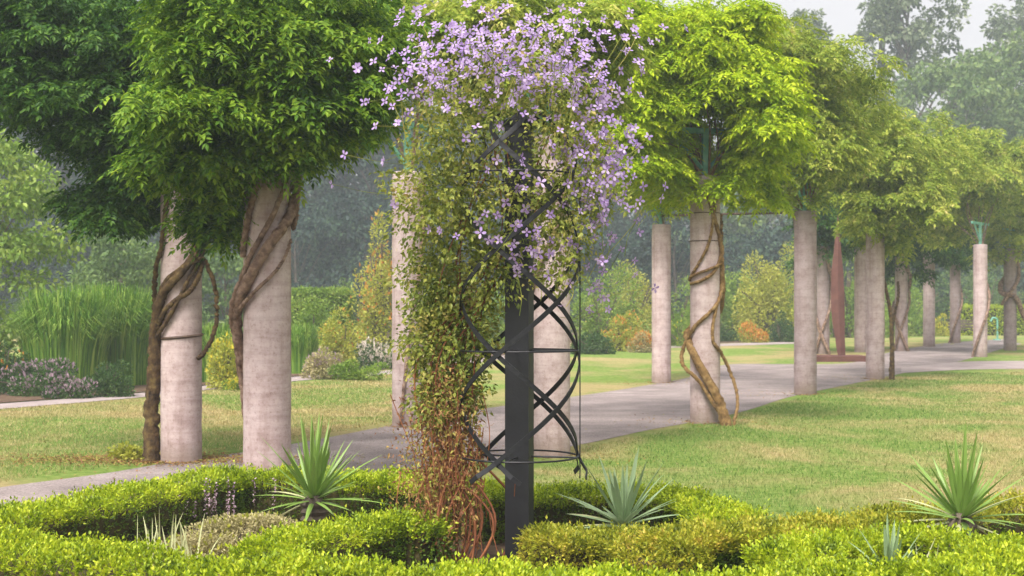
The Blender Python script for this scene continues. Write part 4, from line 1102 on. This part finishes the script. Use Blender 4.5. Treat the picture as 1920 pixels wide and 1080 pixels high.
clipped("flat topped bright green hedge at the far end of the walk", sx(1800, d_), sx(1990, d_), d_, d_ + 1.5, 1.55, 1)
clipped("flat topped green hedge behind the stout column in the back bed", sx(545, 44), sx(650, 44), 44.0, 45.2, 2.05, 2, 'shrub_l')
gb = G(1815, 636)
bn = thing("park_bench", "grey bench at the far end of the walk before the clipped hedge", "bench", gb)
for k in range(3): V, F = box(-0.85, 0.85, -0.2 + 0.15 * k, -0.07 + 0.15 * k, 0.43, 0.47); obj("seat_slat", mesh("seat_slat", V, F, M['bark_tree']), bn)
for k in range(3): V, F = box(-0.85, 0.85, 0.24, 0.27, 0.52 + 0.14 * k, 0.62 + 0.14 * k); obj("back_slat", mesh("back_slat", V, F, M['bark_tree']), bn)
for sxx in (-0.75, 0.75):
    V, F = join([box(sxx - 0.03, sxx + 0.03, -0.18, -0.12, 0, 0.43), box(sxx - 0.03, sxx + 0.03, 0.18, 0.238, 0, 0.92)]); obj("leg", mesh("leg", V, F, M['iron']), bn)
gp = G(1868, 638)
tp = thing("hose_post", "small pale green bent pipe standing by the far hedge", "pipe", gp)
V, F = tube([(0.05, 0, -0.02), (0.05, 0, 0.7), (0.02, 0, 0.95), (-0.15, 0, 1.0), (-0.25, 0, 0.85)], 0.045, 8, 24); obj("pipe", mesh("pipe", V, F, M['copper'], smooth=True), tp)
V, F = box(-0.12, 0.17, -0.09, 0.09, -0.02, 0.06); obj("base", mesh("base", V, F, M['copper']), tp)

# ------------------------------------------------------------------ trees
def tree_proto(name, label, seed, H, R, mat, kind, loc, leaf=0.28, ncl=90, per=130, group=None):
    r = np.random.default_rng(seed)
    t = thing(name, label, "tree", loc, group)
    parts = [tube([(0, 0, -0.1), (r.normal(0, 0.02 * H), r.normal(0, 0.02 * H), H * 0.35), (r.normal(0, 0.03 * H), r.normal(0, 0.03 * H), H * 0.7), (0, 0, H * 0.97)], [0.022 * H, 0.016 * H, 0.009 * H, 0.002 * H], 8, 20, 0.05, r)]
    Bs, Ds = [], []
    for k in range(ncl):
        if kind == 'conifer':
            f = r.uniform(0.08, 1) ** 0.8; rad = R * (1 - f) * r.uniform(0.55, 1.05) + 0.2; zz = H * (0.1 + 0.88 * f) - rad * 0.25; s = R * 0.14 + 0.25; ss = (s * 1.5, s * 1.5, s * 0.5)
        elif kind == 'poplar':
            f = r.uniform(0, 1); rad = R * (math.sin(math.pi * (0.12 + 0.84 * f)) ** 0.7) * r.uniform(0.25, 1.0); zz = H * (0.2 + 0.8 * f); s = R * 0.15; ss = (s, s, s)
        else:
            f = r.uniform(0, 1); rad = R * (math.sin(math.pi * (0.16 + 0.76 * f)) ** 0.6) * r.uniform(0.45, 1.0); zz = H * (0.14 + 0.86 * f); s = R * 0.19; ss = (s * 1.2, s * 1.2, s * 0.75)
        a = r.uniform(0, 2 * math.pi); c = np.array([rad * math.cos(a), rad * math.sin(a), zz])
        m = int(per * r.uniform(0.6, 1.3))
        q = r.standard_normal((m, 3)); q = norm(q) * r.uniform(0.2, 1.0, (m, 1)) ** 0.5
        B = c + q * np.array(ss); B[:, 2] -= 0.25 * (q[:, 0] ** 2 + q[:, 1] ** 2) * ss[2]
        Bs.append(B); Ds.append(norm(q + r.standard_normal((m, 3)) * 0.7 - [0, 0, 0.3]))
        if k % 3 == 0:
            parts.append(tube([(0, 0, max(0.1 * H, zz - rad * 1.3)), c * [0.5, 0.5, 1] - [0, 0, rad * 0.4], c], [0.004 * H, 0.0025 * H, 0.0008 * H], 5, 8, 0.05, r))
    V, F = join(parts); obj("trunk", mesh("trunk", V, F, M['bark_tree'], smooth=True), t)
    B, D = np.vstack(Bs), np.vstack(Ds); n = len(B)
    B[:, 2] = np.maximum(B[:, 2], 0.15)
    L = r.uniform(0.7, 1.3, n) * leaf
    V, F = leaves(B, D, norm(r.standard_normal((n, 3)) + [0, 0, 0.8]), L, L * 0.62)
    obj("crown", mesh("crown", V, F, mat), t, kind="stuff")
    return t

def tg(px, d): return (sx(px, d), d, float(gz(d)))
# near left leafy tree
tree_proto("leafy_tree", "light green leafy tree with loose branches beside the tall grass", 1, 5.4, 2.1, M['shrub_l'], 'broad', tg(-40, 30), 0.13, 110, 120)
tree_proto("leafy_tree", "light green bushy tree above the tall grass by the mossy trunk", 2, 3.9, 2.2, M['forest_l'], 'broad', tg(235, 44), 0.15, 80, 110)
tree_proto("leafy_tree", "muted green bushy tree between the two left columns", 3, 3.6, 2.0, M['forest_l'], 'broad', tg(420, 52), 0.16, 70, 100)
FG = "dark hazy trees of the far wood"
fl2 = "taller pale hazy tree rising behind the front trees of the far wood"
fl1 = "dark blue-green hazy tree of the far wood behind the columns"
dk = tree_proto("forest_tree", fl1, 5, 24, 6.5, M['forest'], 'broad', tg(120, 100), 0.42, 130, 150, FG)
dk2 = tree_proto("forest_tree", fl1, 6, 27, 6.0, M['forest'], 'broad', tg(330, 108), 0.42, 130, 150, FG)
rr = np.random.default_rng(9)
for px, d, s in ((-120, 96, 1.0), (-300, 104, 1.1), (520, 98, 0.95), (700, 104, 1.05), (880, 100, 0.9), (1050, 106, 0.85), (1200, 110, 0.75), (20, 122, 1.3), (240, 126, 1.25), (450, 122, 1.3), (640, 126, 1.2), (830, 124, 1.1), (1000, 126, 0.95)):
    where = {520: "behind the stout column", 700: "left of the flowering clematis", 880: "behind the flowering clematis", 1050: "behind the black lattice", 1200: "behind the bare slender column"}
    lab = "dark hazy tree of the far wood " + where[px] if px in where else fl2 if d > 115 else fl1
    copy_tree(dk if rr.uniform() < 0.5 else dk2, tg(px, d), rr.uniform(0, 6.28), s, lab, FG)
# understorey of the far wood
ug = "rounded bushes before the far wood"; ul = "rounded hazy green bush at the edge of the far wood"
ub = tree_proto("forest_bush", ul, 12, 7.0, 4.6, M['forest'], 'broad', tg(350, 84), 0.3, 80, 120, ug)
for px, d, s in ((80, 80, 1.0), (200, 88, 1.25), (560, 82, 1.05), (690, 86, 1.15), (830, 84, 1.0), (980, 86, 1.1), (1130, 88, 1.0), (1270, 84, 0.95), (1390, 90, 1.0), (1520, 92, 1.05), (1650, 94, 1.1), (1790, 96, 1.1), (1930, 96, 1.15), (-80, 84, 1.3), (2050, 98, 1.2)):
    where = {80: "behind the light green leafy tree", 200: "behind the tall arching grass", 560: "right of the stout column", 690: "behind the cream blooms", 830: "behind the clematis leaves", 980: "behind the black iron post", 1130: "behind the black lattice", 1270: "behind the bare slender column", 1390: "behind the golden twisted vine", 1520: "behind the mottled column", 1650: "behind the grey column by the path", 1790: "behind the most distant column"}
    copy_tree(ub, tg(px, d), rr.uniform(0, 6.28), (s, s, s * rr.uniform(0.85, 1.1)), "rounded hazy bush of the far wood's edge " + where[px] if px in where else ul, ug)
# right: tall pale poplars and conifers
tree_proto("poplar_tree", "tallest airy grey-green poplar standing against the pale sky", 21, 31, 5.6, M['poplar'], 'poplar', tg(1700, 108), 0.42, 210, 90)
tree_proto("poplar_tree", "slender grey-green poplar left of the tallest one", 22, 26.5, 4.0, M['poplar'], 'poplar', tg(1520, 112), 0.4, 120, 90)
tree_proto("poplar_tree", "airy poplar right of the tallest one", 23, 30, 5.2, M['poplar'], 'poplar', tg(1930, 116), 0.42, 170, 90)
rg = tree_proto("forest_tree", "broad hazy green tree below the tallest poplar", 24, 19.5, 6.6, M['forest_l'], 'broad', tg(1800, 98), 0.4, 120, 140)
copy_tree(rg, tg(1960, 100), 2.0, (1.0, 1.0, 1.12), "broad hazy green tree beneath the airy right poplar")
copy_tree(rg, tg(1640, 100), 4.0, (0.8, 0.8, 0.8), "hazy green tree between the slender and the tallest poplar")
copy_tree(rg, tg(1470, 104), 1.0, (0.75, 0.75, 0.72), "hazy green tree beneath the slender poplar")
copy_tree(rg, tg(1330, 106), 3.0, (0.8, 0.8, 0.7), "hazy green tree beyond the bright wisteria crown")
copy_tree(rg, tg(2120, 108), 5.0, (1.0, 1.0, 1.2), "hazy green tree at the right end of the far wood")

# ------------------------------------------------------------------ haze
hv, hf = box(-110, 125, -40, 200, -1.2, 46)
hz = obj("haze", None or mesh("haze", hv, hf, []), kind="stuff")
m, nt, out = nmat('haze_air')
pv_ = nt.nodes.new("ShaderNodeVolumePrincipled")
pv_.inputs["Color"].default_value = (0.80, 0.90, 1.0, 1)
pv_.inputs["Density"].default_value = 0.0019
pv_.inputs["Anisotropy"].default_value = 0.2
nt.links.new(pv_.outputs[0], out.inputs["Volume"])
hz.data.materials.append(m)
hz["label"] = "thin pale summer haze filling the air of the garden"; hz["category"] = "haze"
